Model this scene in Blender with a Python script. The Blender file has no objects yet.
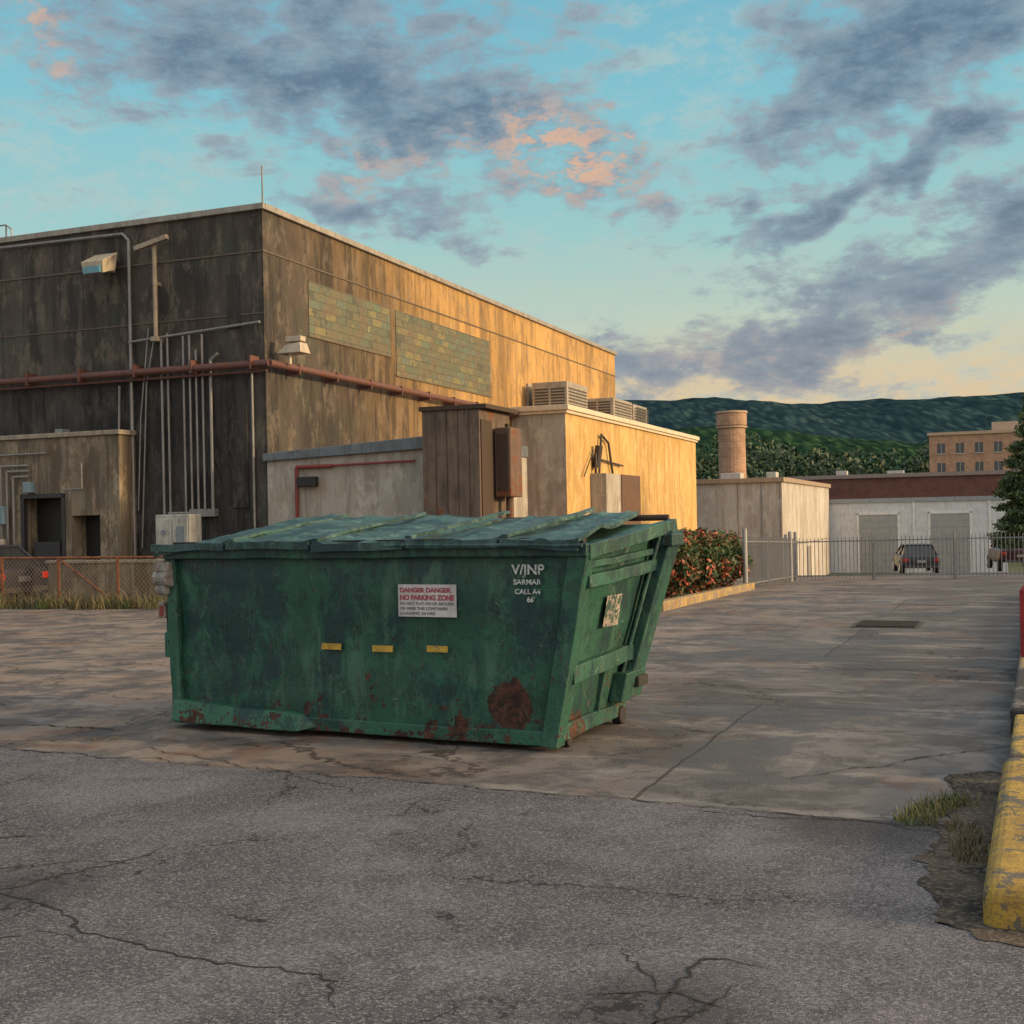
import bpy, bmesh, math, random
import numpy as np
from mathutils import Vector, Matrix, Euler, noise as mnoise
R=random.Random(7)
sc=bpy.context.scene
def lin(c):
    f=lambda v:(v/255/12.92 if v/255<=.04045 else ((v/255+.055)/1.055)**2.4)
    return (f(c[0]),f(c[1]),f(c[2]),1)
# ---------------------------------------------------------------- node helper
class NT:
    def __init__(s,tree): s.t=tree; s.n=tree.nodes; s.l=tree.links
    def new(s,ty,**k):
        n=s.n.new(ty)
        for a,b in k.items(): setattr(n,a,b)
        return n
    def put(s,sock,v):
        if v is None: return
        if isinstance(v,bpy.types.NodeSocket): s.l.new(v,sock)
        else:
            try: sock.default_value=v
            except Exception:
                sock.default_value=tuple(v)[:3]
    def math(s,op,a,b=0.0,c=None,clamp=False):
        n=s.new('ShaderNodeMath',operation=op,use_clamp=clamp); s.put(n.inputs[0],a); s.put(n.inputs[1],b)
        if c is not None: s.put(n.inputs[2],c)
        return n.outputs[0]
    def vmath(s,op,a,b=(0,0,0)):
        n=s.new('ShaderNodeVectorMath',operation=op); s.put(n.inputs[0],a); s.put(n.inputs[1],b)
        return n.outputs[1] if op in('LENGTH','DOT_PRODUCT','DISTANCE') else n.outputs[0]
    def mapr(s,v,a,b,c=0.0,d=1.0,smooth=True):
        n=s.new('ShaderNodeMapRange',interpolation_type='SMOOTHSTEP' if smooth else 'LINEAR')
        for i,x in enumerate((v,a,b,c,d)): s.put(n.inputs[i],x)
        return n.outputs[0]
    def mapping(s,v,loc=(0,0,0),rot=(0,0,0),sca=(1,1,1),ty='POINT'):
        n=s.new('ShaderNodeMapping',vector_type=ty); s.put(n.inputs[0],v)
        n.inputs[1].default_value=loc; n.inputs[2].default_value=rot; n.inputs[3].default_value=sca
        return n.outputs[0]
    def noise(s,v,scale,detail=4,rough=.55,dist=0,col=False):
        n=s.new('ShaderNodeTexNoise'); s.put(n.inputs['Vector'],v); s.put(n.inputs['Scale'],scale)
        n.inputs['Detail'].default_value=min(detail,4); n.inputs['Roughness'].default_value=rough; n.inputs['Distortion'].default_value=dist
        return n.outputs[1 if col else 0]
    def vor(s,v,scale,feature='F1',out=0,rnd=1):
        n=s.new('ShaderNodeTexVoronoi',feature=feature); s.put(n.inputs['Vector'],v); n.inputs['Scale'].default_value=scale
        n.inputs['Randomness'].default_value=rnd
        return n.outputs[out]
    def mix(s,f,a,b,bt='MIX'):
        n=s.new('ShaderNodeMix',data_type='RGBA',blend_type=bt); s.put(n.inputs[0],f); s.put(n.inputs[6],a); s.put(n.inputs[7],b)
        return n.outputs[2]
    def comb(s,x,y,z):
        n=s.new('ShaderNodeCombineXYZ'); s.put(n.inputs[0],x); s.put(n.inputs[1],y); s.put(n.inputs[2],z); return n.outputs[0]
    def sep(s,v):
        n=s.new('ShaderNodeSeparateXYZ'); s.put(n.inputs[0],v); return n.outputs
    def bump(s,h,st=.3,dist=.02):
        n=s.new('ShaderNodeBump'); n.inputs['Strength'].default_value=st; n.inputs['Distance'].default_value=dist; s.put(n.inputs['Height'],h)
        return n.outputs[0]
def mat(name):
    m=bpy.data.materials.new(name); m.use_nodes=True; N=NT(m.node_tree)
    b=m.node_tree.nodes['Principled BSDF']; tc=N.new('ShaderNodeTexCoord').outputs['Object']
    return m,N,b,tc
def fin(N,b,col=None,rough=.8,metal=0,bump=None,spec=None):
    if col is not None: N.put(b.inputs['Base Color'],col)
    N.put(b.inputs['Roughness'],rough); N.put(b.inputs['Metallic'],metal)
    if bump is not None: N.put(b.inputs['Normal'],bump)
    if spec is not None: b.inputs['Specular IOR Level'].default_value=spec
_c={}
def simple(name,c,rough=.7,metal=0,var=.35,scale=6,rust=0,dirt=(0.05,.04,.03,1)):
    if name in _c: return _c[name]
    m,N,b,tc=mat(name)
    n=N.noise(tc,scale,4,.65)
    st=N.noise(N.mapping(tc,sca=(5,5,.6)),2.0,3,.6)
    f=N.math('MULTIPLY',N.mapr(N.math('ADD',N.math('MULTIPLY',n,.5),N.math('MULTIPLY',st,.5)),.38,.68),var)
    col=N.mix(f,c,dirt)
    fine=N.noise(tc,scale*9,1,.6)
    col=N.mix(N.math('MULTIPLY',fine,.25),col,(c[0]*.6,c[1]*.6,c[2]*.6,1))
    if rust>0:
        r=N.mapr(N.noise(tc,scale*.8,4,.75),.62-rust*.25,.68-rust*.25)
        col=N.mix(r,col,N.mix(N.noise(tc,30,1),(.10,.032,.014,1),(.22,.08,.03,1)))
    fin(N,b,col,rough,metal); _c[name]=m; return m
# ---------------------------------------------------------------- mesh helper
def empty(name,loc=(0,0,0),rz=0):
    e=bpy.data.objects.new(name,None); e.location=loc; e.rotation_euler=(0,0,rz); sc.collection.objects.link(e); return e
class MB:
    def __init__(s): s.v=[];s.f=[]
    def add(s,vs,fs):
        o=len(s.v); s.v+= [tuple(v) for v in vs]; s.f+=[tuple(i+o for i in f) for f in fs]; return s
    def box(s,x0,x1,y0,y1,z0,z1):
        return s.add([(x0,y0,z0),(x1,y0,z0),(x1,y1,z0),(x0,y1,z0),(x0,y0,z1),(x1,y0,z1),(x1,y1,z1),(x0,y1,z1)],
         [(0,3,2,1),(4,5,6,7),(0,1,5,4),(1,2,6,5),(2,3,7,6),(3,0,4,7)])
    def hexa(s,p):
        return s.add(p,[(0,3,2,1),(4,5,6,7),(0,1,5,4),(1,2,6,5),(2,3,7,6),(3,0,4,7)])
    def beam(s,p0,p1,w,h,up=(0,0,1)):
        p0=Vector(p0);p1=Vector(p1);d=(p1-p0).normalized();u=Vector(up)
        sd=d.cross(u)
        if sd.length<.05: sd=d.cross(Vector((0,1,0)))
        sd.normalize(); u=sd.cross(d).normalized(); a=sd*w/2;b=u*h/2
        return s.add([p0-a-b,p0+a-b,p0+a+b,p0-a+b,p1-a-b,p1+a-b,p1+a+b,p1-a+b],
          [(0,1,2,3),(7,6,5,4),(0,4,5,1),(1,5,6,2),(2,6,7,3),(3,7,4,0)])
    def cyl(s,p0,p1,r,r2=None,n=10,cap=True):
        if r2 is None:r2=r
        p0=Vector(p0);p1=Vector(p1);d=(p1-p0).normalized()
        a=d.orthogonal().normalized();b=d.cross(a)
        vs=[p0+(a*math.cos(t)+b*math.sin(t))*r for t in [2*math.pi*i/n for i in range(n)]]
        vs+=[p1+(a*math.cos(t)+b*math.sin(t))*r2 for t in [2*math.pi*i/n for i in range(n)]]
        fs=[(i,(i+1)%n,n+(i+1)%n,n+i) for i in range(n)]
        if cap: fs+=[tuple(range(n-1,-1,-1)),tuple(range(n,2*n))]
        return s.add(vs,fs)
    def pipe(s,pts,r,n=8):
        for a,b in zip(pts[:-1],pts[1:]): s.cyl(a,b,r,n=n)
        return s
    def make(s,name,m,parent=None,bev=0,smooth=False):
        me=bpy.data.meshes.new(name); me.from_pydata(s.v,[],s.f); me.update()
        o=bpy.data.objects.new(name,me); sc.collection.objects.link(o)
        bm=bmesh.new(); bm.from_mesh(me); bmesh.ops.recalc_face_normals(bm,faces=bm.faces); bm.to_mesh(me); bm.free()
        if m: me.materials.append(m)
        if parent: o.parent=parent
        if bev:
            b=o.modifiers.new('b','BEVEL'); b.width=bev; b.segments=2; b.limit_method='ANGLE'
        if smooth:
            for p in me.polygons: p.use_smooth=True
        return o
def gz(y):
    if y<8: return 0
    if y<78: return -0.0006*(y-8)**2
    return -2.94-.0*(y-78)
# ---------------------------------------------------------------- camera
cam=bpy.data.cameras.new('camera'); co=bpy.data.objects.new('camera',cam); sc.collection.objects.link(co)
cam.sensor_width=36; cam.lens=36*1200/1024; cam.shift_y=6/1024; cam.clip_end=20000; cam.clip_start=.05
co.matrix_world=Matrix.Translation((0,0,1.6))@Matrix.Rotation(math.pi/2,4,'X')@Matrix.Rotation(-.02,4,'Z')
sc.camera=co
sc.view_settings.view_transform='Standard'; sc.view_settings.look='None'; sc.view_settings.exposure=0
# ---------------------------------------------------------------- world
SUN_EL=math.radians(14); SUN_AZ=math.radians(106)
sd=Vector((math.cos(SUN_EL)*math.sin(SUN_AZ),math.cos(SUN_EL)*math.cos(SUN_AZ),math.sin(SUN_EL)))
w=bpy.data.worlds.new('World'); sc.world=w; w.use_nodes=True; N=NT(w.node_tree)
try: w.cycles.sampling_method='MANUAL'; w.cycles.sample_map_resolution=128
except Exception: pass
for n in list(N.n): N.n.remove(n)
out=N.new('ShaderNodeOutputWorld')
sky=N.new('ShaderNodeTexSky',sky_type='NISHITA'); sky.sun_disc=False; sky.sun_elevation=SUN_EL; sky.sun_rotation=SUN_AZ
bg1=N.new('ShaderNodeBackground'); N.put(bg1.inputs[0],sky.outputs[0]); bg1.inputs[1].default_value=.10
d=N.new('ShaderNodeTexCoord').outputs['Generated']
x,y,z=N.sep(d)
az=N.math('ARCTAN2',x,y); el=N.math('ARCSINE',z)
ae=N.comb(az,el,0)
warp=N.noise(ae,8,3,.65,col=True)
warp=N.vmath('SUBTRACT',warp,(.5,.5,.5))
wn=N.new('ShaderNodeVectorMath',operation='SCALE'); N.put(wn.inputs[0],warp); wn.inputs[3].default_value=.15
aw=N.vmath('ADD',ae,N.vmath('MULTIPLY',wn.outputs[0],(1,1,0)))
def blob(cx,cy,rx,ry,rot,src=None):
    m=N.mapping(src or aw,loc=((cx-512)/1200,(518-cy)/1200,0),rot=(0,0,math.radians(rot)),sca=(rx/1200,ry/1200,1),ty='TEXTURE')
    return N.mapr(N.vmath('LENGTH',m),1.5,0)
def tot(L):
    acc=None
    for (b,wt) in L:
        t=N.math('MULTIPLY',b,wt); acc=t if acc is None else N.math('ADD',acc,t)
    return acc
bias=tot([(blob(240,40,400,105,-4),.33),(blob(480,150,230,60,-14),.33),(blob(920,80,220,85,24),.50),
 (blob(800,228,160,20,10),.36),(blob(970,195,110,24,10),.28),(blob(960,290,200,50,14),.38),(blob(740,368,190,40,5),.38),(blob(380,215,200,24,-15),.24),
 (blob(690,70,80,160,8),-.20),(blob(120,165,140,40,0),-.12),(blob(540,275,160,45,0),-.16)])
na=N.new('ShaderNodeTexNoise'); N.put(na.inputs['Vector'],N.mapping(ae,rot=(0,0,-.16),sca=(1,2.2,1))); na.inputs['Scale'].default_value=12; na.inputs['Detail'].default_value=6; na.inputs['Roughness'].default_value=.66; na.inputs['Distortion'].default_value=.15
n2=na.outputs[0]
n3=N.noise(N.mapping(ae,loc=(3,1,0),rot=(0,0,-.3),sca=(1,2.0,1)),36,4,.7,.1)
dens=N.math('ADD',N.math('ADD',.15,N.math('MULTIPLY',n2,1.25)),bias)
dens=N.math('ADD',dens,N.math('MULTIPLY',N.math('SUBTRACT',n3,.5),.42))
cl=N.mapr(dens,.80,1.08)
thick=N.mapr(dens,.98,1.34)
ramp=N.new('ShaderNodeValToRGB'); cr=ramp.color_ramp; cr.elements[0].position=0; cr.elements[1].position=1
N.put(ramp.inputs[0],N.math('DIVIDE',el,.6,clamp=True))
stops=[(0,(226,192,152)),(.17,(226,202,164)),(.26,(198,212,192)),(.38,(162,208,206)),(.55,(136,200,214)),(.72,(120,186,208)),(1,(98,158,188))]
cr.elements[0].color=lin(stops[0][1]); cr.elements[1].color=lin(stops[-1][1])
for p,c in stops[1:-1]:
    e=cr.elements.new(p); e.color=lin(c)
base=ramp.outputs[0]
veil=N.mapr(N.math('ADD',n2,N.math('MULTIPLY',N.math('SUBTRACT',n3,.5),.6)),.40,.66)
base=N.mix(N.math('MULTIPLY',veil,.6),base,lin((188,206,200)))
low=N.mapr(el,.30,.12)
ccol=N.mix(thick,lin((138,160,176)),lin((88,110,136)))
ccol=N.mix(N.math('MULTIPLY',low,.4),ccol,lin((138,134,148)))
ccol=N.mix(N.math('MULTIPLY',N.mapr(n3,.45,.7),.45),ccol,lin((156,172,184)))
col=N.mix(N.math('MULTIPLY',cl,.9),base,ccol)
edge=N.math('MULTIPLY',N.mapr(dens,.90,1.0),N.mapr(dens,1.22,1.04))
reg=N.math('ADD',tot([(blob(570,160,110,50,-8),.85),(blob(70,90,30,20,0),.7),(blob(850,375,240,36,0),.3),(blob(400,170,70,30,0),.4)]),.04,clamp=True)
hl=N.math('MULTIPLY',N.math('MULTIPLY',edge,reg),N.mapr(n3,.42,.58))
col=N.mix(hl,col,lin((236,186,150)))
col=N.mix(N.mapr(el,0,-.05),col,lin((140,130,120)))
glow=N.mapr(N.vmath('DOT_PRODUCT',d,tuple(sd)),.35,1.0)
col=N.mix(glow,col,(3.0,2.15,1.4,1))
zen=N.mapr(el,.62,1.2); col=N.mix(N.math('MULTIPLY',zen,.75),col,(1.12,1.09,1.10,1))
back=N.math('MULTIPLY',N.mapr(y,.15,-.6),N.mapr(el,-.02,.15)); col=N.mix(N.math('MULTIPLY',back,.6),col,(1.2,1.12,1.08,1))
bg2=N.new('ShaderNodeBackground'); N.put(bg2.inputs[0],col); bg2.inputs[1].default_value=1.0
ms=N.new('ShaderNodeMixShader'); ms.inputs[0].default_value=.90
N.l.new(bg1.outputs[0],ms.inputs[1]); N.l.new(bg2.outputs[0],ms.inputs[2]); N.l.new(ms.outputs[0],out.inputs[0])
sl=bpy.data.lights.new('sun','SUN'); so=bpy.data.objects.new('sun',sl); sc.collection.objects.link(so)
sl.energy=3.7; sl.angle=math.radians(7); sl.color=(1,.71,.37)
so.rotation_euler=sd.to_track_quat('Z','Y').to_euler(); so.location=(60,-20,40)
# ---------------------------------------------------------------- ground
TH=math.radians(-23)
def ground_mat():
    m,N,b,tc=mat('concrete_pavement')
    lc=N.mapping(tc,rot=(0,0,-TH)); lx,ly,lz=N.sep(lc)
    big=N.noise(tc,.26,4,.65,.8); mid=N.noise(tc,1.3,4,.72,.3); fine=N.noise(tc,45,3,.7)
    streak=N.noise(N.mapping(lc,sca=(.5,1.9,1)),1.1,4,.7,.4)
    col=N.mix(N.mapr(big,.38,.60),(.215,.205,.200,1),(.112,.109,.112,1))
    wob=N.math('MULTIPLY',N.math('SUBTRACT',N.noise(tc,1.3,3,.6),.5),.14)
    sv=N.comb(N.math('ADD',N.math('ADD',lx,wob),7.9),N.math('ADD',N.math('ADD',ly,wob),1.1),0)
    br=N.new('ShaderNodeTexBrick'); br.offset=.35; N.put(br.inputs['Vector'],sv); br.inputs['Scale'].default_value=1
    br.inputs['Brick Width'].default_value=9; br.inputs['Row Height'].default_value=3.7; br.inputs['Mortar Size'].default_value=.014; br.inputs['Mortar Smooth'].default_value=.2
    br.inputs['Color1'].default_value=(.45,.45,.47,1); br.inputs['Color2'].default_value=(1,1,1,1); br.inputs['Mortar'].default_value=(.7,.7,.7,1)
    col=N.mix(.5,col,br.outputs[0],'MULTIPLY')
    left=N.mapr(lx,-1.5,-6)
    col=N.mix(N.math('MULTIPLY',left,N.mapr(mid,.35,.6,.75,.3)),col,(.33,.245,.185,1))
    col=N.mix(N.math('MULTIPLY',N.mapr(mid,.47,.60),.7),col,(.070,.066,.068,1))
    col=N.mix(N.math('MULTIPLY',N.mapr(streak,.52,.64),.55),col,(.31,.29,.27,1))
    col=N.mix(N.math('MULTIPLY',N.mapr(N.noise(tc,.7,4,.7,1.0),.53,.64),N.mapr(left,0,1,.35,.7)),col,(.19,.105,.065,1))
    blo=N.noise(N.mapping(tc,loc=(7,3,0)),.75,4,.78,.5)
    def spot(cx,cy,r,e=1.0):
        dd=N.vmath('LENGTH',N.vmath('MULTIPLY',N.vmath('SUBTRACT',tc,(cx,cy,0)),(1,e,0))); return N.mapr(dd,r,0,0,.09)
    for (cx,cy,r,e_) in ((2.0,9.3,1.8,1.2),(-5.2,11.2,2.2,1.3),(3.3,14,2.2,.6),(1.2,7.9,1.2,1)): blo=N.math('ADD',blo,spot(cx,cy,r,e_))
    col=N.mix(N.math('MULTIPLY',N.mapr(blo,.54,.60),.62),col,(.060,.058,.062,1))
    ed_=N.math('MULTIPLY',N.mapr(blo,.52,.545),N.mapr(blo,.58,.55)); col=N.mix(N.math('MULTIPLY',ed_,.35),col,(.04,.038,.04,1))
    col=N.mix(N.math('MULTIPLY',fine,.45),col,(.055,.052,.052,1))
    sp=N.vor(tc,90); col=N.mix(N.math('MULTIPLY',N.mapr(sp,.25,.05),.3),col,(.35,.33,.31,1))
    wv=N.vmath('ADD',tc,N.vmath('MULTIPLY',N.vmath('SUBTRACT',N.noise(tc,1.5,4,.7,col=True),(.5,.5,.5)),(1.4,1.4,0)))
    cr=N.mapr(N.vor(wv,.42,'DISTANCE_TO_EDGE'),.014,.003)
    cr=N.math('MULTIPLY',cr,N.mapr(big,.46,.54))
    k=N.math('MAXIMUM',N.math('MULTIPLY',br.outputs[1],.9),cr); k=N.math('MULTIPLY',k,N.mapr(ly,45,25))
    col=N.mix(N.math('MULTIPLY',k,.85),col,(.035,.030,.028,1))
    near=N.mapr(ly,55,80)
    col=N.mix(near,col,(.06,.08,.035,1))
    fin(N,b,col,N.mapr(blo,.53,.62,.92,.62),0,N.bump(N.noise(tc,38,2,.7),.45,.012),.25); return m
def asphalt_mat():
    m,N,b,tc=mat('asphalt')
    big=N.noise(tc,.55,4,.65,.5); mid=N.noise(tc,2.3,4,.72,.4); f1=N.noise(tc,110,2,.7); vn=N.new('ShaderNodeTexVoronoi'); N.put(vn.inputs['Vector'],tc); vn.inputs['Scale'].default_value=135
    v=vn.outputs[1]; vd=vn.outputs[0]
    col=N.mix(N.mapr(big,.38,.62),(.138,.130,.142,1),(.072,.070,.079,1))
    col=N.mix(N.math('MULTIPLY',N.mapr(mid,.47,.66),.6),col,(.052,.050,.056,1))
    vs=N.sep(v)[0]
    col=N.mix(N.math('MULTIPLY',N.mapr(vs,.66,.95),.5),col,(.34,.325,.315,1))
    col=N.mix(N.math('MULTIPLY',N.mapr(vs,.38,.05),.6),col,(.024,.023,.027,1))
    col=N.mix(N.math('MULTIPLY',N.mapr(f1,.5,.75),.4),col,(.23,.22,.22,1))
    def patch(cx,cy,r):
        dd=N.vmath('LENGTH',N.vmath('MULTIPLY',N.vmath('SUBTRACT',tc,(cx,cy,0)),(1,1,0)))
        dd=N.math('ADD',dd,N.math('MULTIPLY',N.math('SUBTRACT',mid,.5),r*1.6))
        return N.mapr(dd,r,r*.2)
    dk=N.math('MAXIMUM',patch(.45,3.85,.55),N.math('MAXIMUM',patch(1.75,6.1,.7),patch(-2.3,5.3,.6)))
    col=N.mix(N.math('MULTIPLY',dk,.6),col,(.034,.032,.036,1))
    wv=N.vmath('ADD',tc,N.vmath('MULTIPLY',N.vmath('SUBTRACT',N.noise(tc,3,4,.7,col=True),(.5,.5,.5)),(.5,.5,0)))
    cr=N.mapr(N.vor(wv,5.5,'DISTANCE_TO_EDGE'),.05,.01)
    cr=N.math('MULTIPLY',cr,N.math('MAXIMUM',patch(.42,3.8,.42),patch(-2.3,5.6,.55)))
    cr2=N.mapr(N.vor(wv,.75,'DISTANCE_TO_EDGE'),.008,.002)
    cr2=N.math('MULTIPLY',cr2,N.mapr(big,.50,.56))
    k=N.math('MAXIMUM',cr,cr2)
    col=N.mix(N.math('MULTIPLY',k,.85),col,(.018,.016,.016,1))
    fin(N,b,col,.9,0,N.bump(N.math('MULTIPLY',vd,-1),.5,.006),.25); return m
gm=ground_mat()
xs=[-6000,-2000,-600,-200,-80]+list(np.arange(-50,51,2.0))+[80,200,600,2000,6000]
ys=[-400,-100,-40]+list(np.arange(-20,90,1.5))+[110,160,260,500,1200,3000,9000]
vs=[];fs=[]
for yy in ys:
    for xx in xs: vs.append((xx,yy,gz(yy)))
nx=len(xs)
for j in range(len(ys)-1):
    for i in range(nx-1): fs.append((j*nx+i,j*nx+i+1,(j+1)*nx+i+1,(j+1)*nx+i))
g=MB(); g.v=vs; g.f=fs; g.make('ground',gm)
am=asphalt_mat()
A=Vector((-3.76,8.73)); Bv=Vector((2.32,5.97)); dr=(Bv-A).normalized(); nr=Vector((-dr.y,dr.x))
top=[]
for i in range(-260,700):
    t=i*.025
    p=A+dr*t
    o=.10*(mnoise.noise(Vector((t*.8,1,0))))+.05*mnoise.noise(Vector((t*4,3,0)))+.02*mnoise.noise(Vector((t*15,5,0)))
    p=p+nr*o
    if p.x>-14 and p.x<2.6: top.append((p.x,p.y,gz(p.y)+.004))
m=MB(); n=len(top)
m.v=top+[(p[0],-20.0,.004) for p in top]+[(p[0],min(7.9,p[1]-.3),.004) for p in top]
m.f=[(i,i+1,2*n+i+1,2*n+i) for i in range(n-1)]+[(2*n+i,2*n+i+1,n+i+1,n+i) for i in range(n-1)]
m.make('asphalt_road',am)
m=MB(); m.v=[(2.6-.0,-20,.004),(40,-20,.004),(40,-3,.004),(2.6,4,.004)]; m.f=[(0,1,2,3)]; m.make('asphalt_apron',am)
crm=simple('crack_dark',(.016,.014,.013,1),.95,0,.2,20)
def crack(mb,pts,w,seed,z=.0065):
    L=[]
    for a,b in zip(pts[:-1],pts[1:]):
        k=max(2,int((b-a).length/.03))
        for i in range(k): L.append(a.lerp(b,i/k))
    L.append(pts[-1]); P=[]
    for i,p in enumerate(L):
        q=Vector((p.x*3,p.y*3,seed)); o=Vector((mnoise.noise(q),mnoise.noise(q+Vector((9,9,0)))))*.09
        q2=q*6; o+=Vector((mnoise.noise(q2),mnoise.noise(q2+Vector((9,9,0)))))*.035
        P.append(p+o)
    V=[]
    for i,p in enumerate(P):
        t=(P[min(i+1,len(P)-1)]-P[max(i-1,0)]).normalized(); nn=Vector((-t.y,t.x))
        ww=w*(.3+1.5*abs(mnoise.noise(Vector((i*.22,seed,2)))))*min(1,(len(P)-i)/8,(i+2)/5)
        for s in(1,-1):
            e=p+nn*ww*s; V.append((e.x,e.y,gz(e.y)+z))
    mb.add(V,[(2*i,2*i+2,2*i+3,2*i+1) for i in range(len(P)-1)])
mb=MB()
CR=[([(-3.1,5.75),(-2.55,5.35),(-2.05,5.15),(-1.55,4.6),(-1.0,4.35),(-.7,4.15),(-.6,3.9)],.011),
 ([(-2.35,5.3),(-1.95,5.6),(-1.75,6.0)],.008),([(-2.9,6.15),(-2.35,6.2)],.008),([(-2.5,5.6),(-2.1,5.75),(-1.7,5.6)],.005),([(-2.2,4.6),(-1.9,4.75),(-1.6,4.6)],.005),([(-2.6,5.0),(-2.3,4.85),(-2.05,5.15)],.005),
 ([(.38,3.6),(.5,4.0),(.62,4.3),(.9,4.2)],.009),([(.5,4.0),(.35,4.25),(.4,4.5)],.007),([(.2,4.0),(.55,3.95),(.8,3.8)],.006),([(.3,3.75),(.6,3.85),(.75,4.05)],.006),
 ([(-.7,6.45),(-.5,6.8),(-.25,6.75)],.004),([(.9,6.5),(1.4,6.3),(2.2,5.9)],.007)]
for i,(p,w_) in enumerate(CR): crack(mb,[Vector(a) for a in p],w_,i*3.3)
crack(mb,[A+dr*t for t in (-4,-2,0,1,2,3,4,5,6,6.6)],.010,77,.0085)
CC=[([(-12,14),(-7,12.2),(-4.6,10.9)],.024),([(-9,10.5),(-5.4,10.2),(-3.1,9.4)],.016),([(1.6,7.2),(3,7.9),(4.6,8.6)],.007),
 ([(-2.6,8.6),(-1.6,7.75),(-.6,7.5)],.008),([(-1.5,7.75),(-1.2,8.0),(-.6,7.95)],.006)]
for i,(p,w_) in enumerate(CC): crack(mb,[Vector(a) for a in p],w_,i*5.3+50)
mb.make('pavement_cracks',crm)
e=empty('drain_grate',(5.39,17.3,gz(17.3)),TH)
MB().box(-.46,.46,-.52,.52,.003,.012).make('frame',simple('iron_frame',(.075,.06,.05,1),.7,.5,.4),e)
m=MB()
for i in range(12): m.box(-.40,.40,-.45+i*.078,-.45+i*.078+.04,.0125,.028)
m.make('bars',simple('iron_dark',(.05,.035,.03,1),.8,.3,.4),e)
# ---------------------------------------------------------------- building frame
BA=-math.atan2(.367,.93); B0=(-6.3,31,0)
def wall_mat(name,c1,c2,dark,bw=3.1,rh=2.55,stain=.8,streak=.8,zoff=.35,joint=.022,sun_gold=None,light=None,pv=.25,algae=0):
    m,N,b,tc=mat(name)
    x,y,z=N.sep(tc); h=N.math('ADD',x,y)
    hv=N.comb(h,z,0)
    big=N.noise(tc,.3,3,.6,.4)
    st=N.noise(N.comb(N.math('MULTIPLY',h,1.1),N.math('MULTIPLY',z,.20),y),1.0,4,.7,.3)
    st2=N.noise(N.comb(N.math('MULTIPLY',h,4.5),N.math('MULTIPLY',z,.40),x),1.0,4,.72,.2)
    mot=N.noise(N.mapping(tc,sca=(1,1,.7)),1.6,4,.75,.15); fine=N.noise(tc,22,3,.7)
    col=N.mix(N.mapr(big,.36,.64),c1,c2)
    if algae: col=N.mix(N.math('MULTIPLY',N.mapr(N.noise(N.mapping(tc,loc=(2,7,1)),.7,4,.7),.48,.62),algae),col,(c1[0]*.65,c1[1]*.95,c1[2]*.85,1))
    g_=None
    if sun_gold is not None:
        g_=N.mapr(N.math('ADD',y,N.math('MULTIPLY',z,.6)),sun_gold[0],sun_gold[1]); col=N.mix(g_,col,sun_gold[2])  # golden sunlight painted into the wall colour, stronger further back and higher up
    br=N.new('ShaderNodeTexBrick'); br.offset=0; N.put(br.inputs['Vector'],N.mapping(hv,loc=(0.02,zoff,0)))
    br.inputs['Scale'].default_value=1; br.inputs['Brick Width'].default_value=bw; br.inputs['Row Height'].default_value=rh
    br.inputs['Mortar Size'].default_value=joint; br.inputs['Mortar Smooth'].default_value=.3
    br.inputs['Color1'].default_value=(.2,.2,.2,1); br.inputs['Color2'].default_value=(1,1,1,1); br.inputs['Mortar'].default_value=(.6,.6,.6,1)
    col=N.mix(pv,col,br.outputs[0],'MULTIPLY')
    s=N.mapr(N.math('ADD',N.math('MULTIPLY',st,.6),N.math('MULTIPLY',st2,.4)),.46,.58)
    if g_ is not None: s=N.math('MULTIPLY',s,N.mapr(g_,0,1,1,.5))
    col=N.mix(N.math('MULTIPLY',s,streak),col,dark)
    lg=light or (min(1,c1[0]*1.9),min(1,c1[1]*1.85),min(1,c1[2]*1.75),1)
    s=N.mapr(N.noise(N.mapping(tc,loc=(4,9,2),sca=(1,1,.45)),2.2,4,.75,.1),.50,.64)
    col=N.mix(N.math('MULTIPLY',s,.42),col,lg)
    s=N.mapr(mot,.50,.64)
    if g_ is not None: s=N.math('MULTIPLY',s,N.mapr(g_,0,1,1,.6))
    col=N.mix(N.math('MULTIPLY',s,stain*.6),col,(dark[0]*1.8,dark[1]*1.5,dark[2]*1.2,1))
    col=N.mix(N.math('MULTIPLY',br.outputs[1],.6),col,(.03,.026,.022,1))
    col=N.mix(N.math('MULTIPLY',fine,.35),col,dark)
    fin(N,b,col,.92,0,N.bump(N.noise(tc,16,2,.7),.3,.02),.2); return m
dark_c=(.036,.033,.032,1)
wallL=wall_mat('stained_sunlit_concrete_panels',(.120,.102,.090,1),(.085,.075,.070,1),dark_c,bw=2.9,rh=8.6,streak=.8,zoff=-.03,joint=.018,sun_gold=(5,19,(.66,.40,.15,1)),light=(.24,.20,.155,1),pv=.4,algae=.7)  # stained panels, with warm sunlight put into the far end's colour
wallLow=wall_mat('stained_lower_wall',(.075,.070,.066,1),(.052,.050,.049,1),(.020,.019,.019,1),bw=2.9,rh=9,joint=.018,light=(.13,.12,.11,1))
buff=wall_mat('buff_concrete',(.31,.25,.18,1),(.235,.195,.145,1),(.075,.06,.045,1),bw=2.6,rh=9,streak=.7,joint=.015,algae=.4)
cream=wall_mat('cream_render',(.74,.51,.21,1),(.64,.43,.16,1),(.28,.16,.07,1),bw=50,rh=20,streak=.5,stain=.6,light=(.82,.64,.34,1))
greyr=wall_mat('grey_render',(.50,.46,.40,1),(.42,.38,.33,1),(.16,.14,.115,1),bw=50,rh=20,streak=.5,stain=.7,light=(.66,.62,.55,1))
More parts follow.
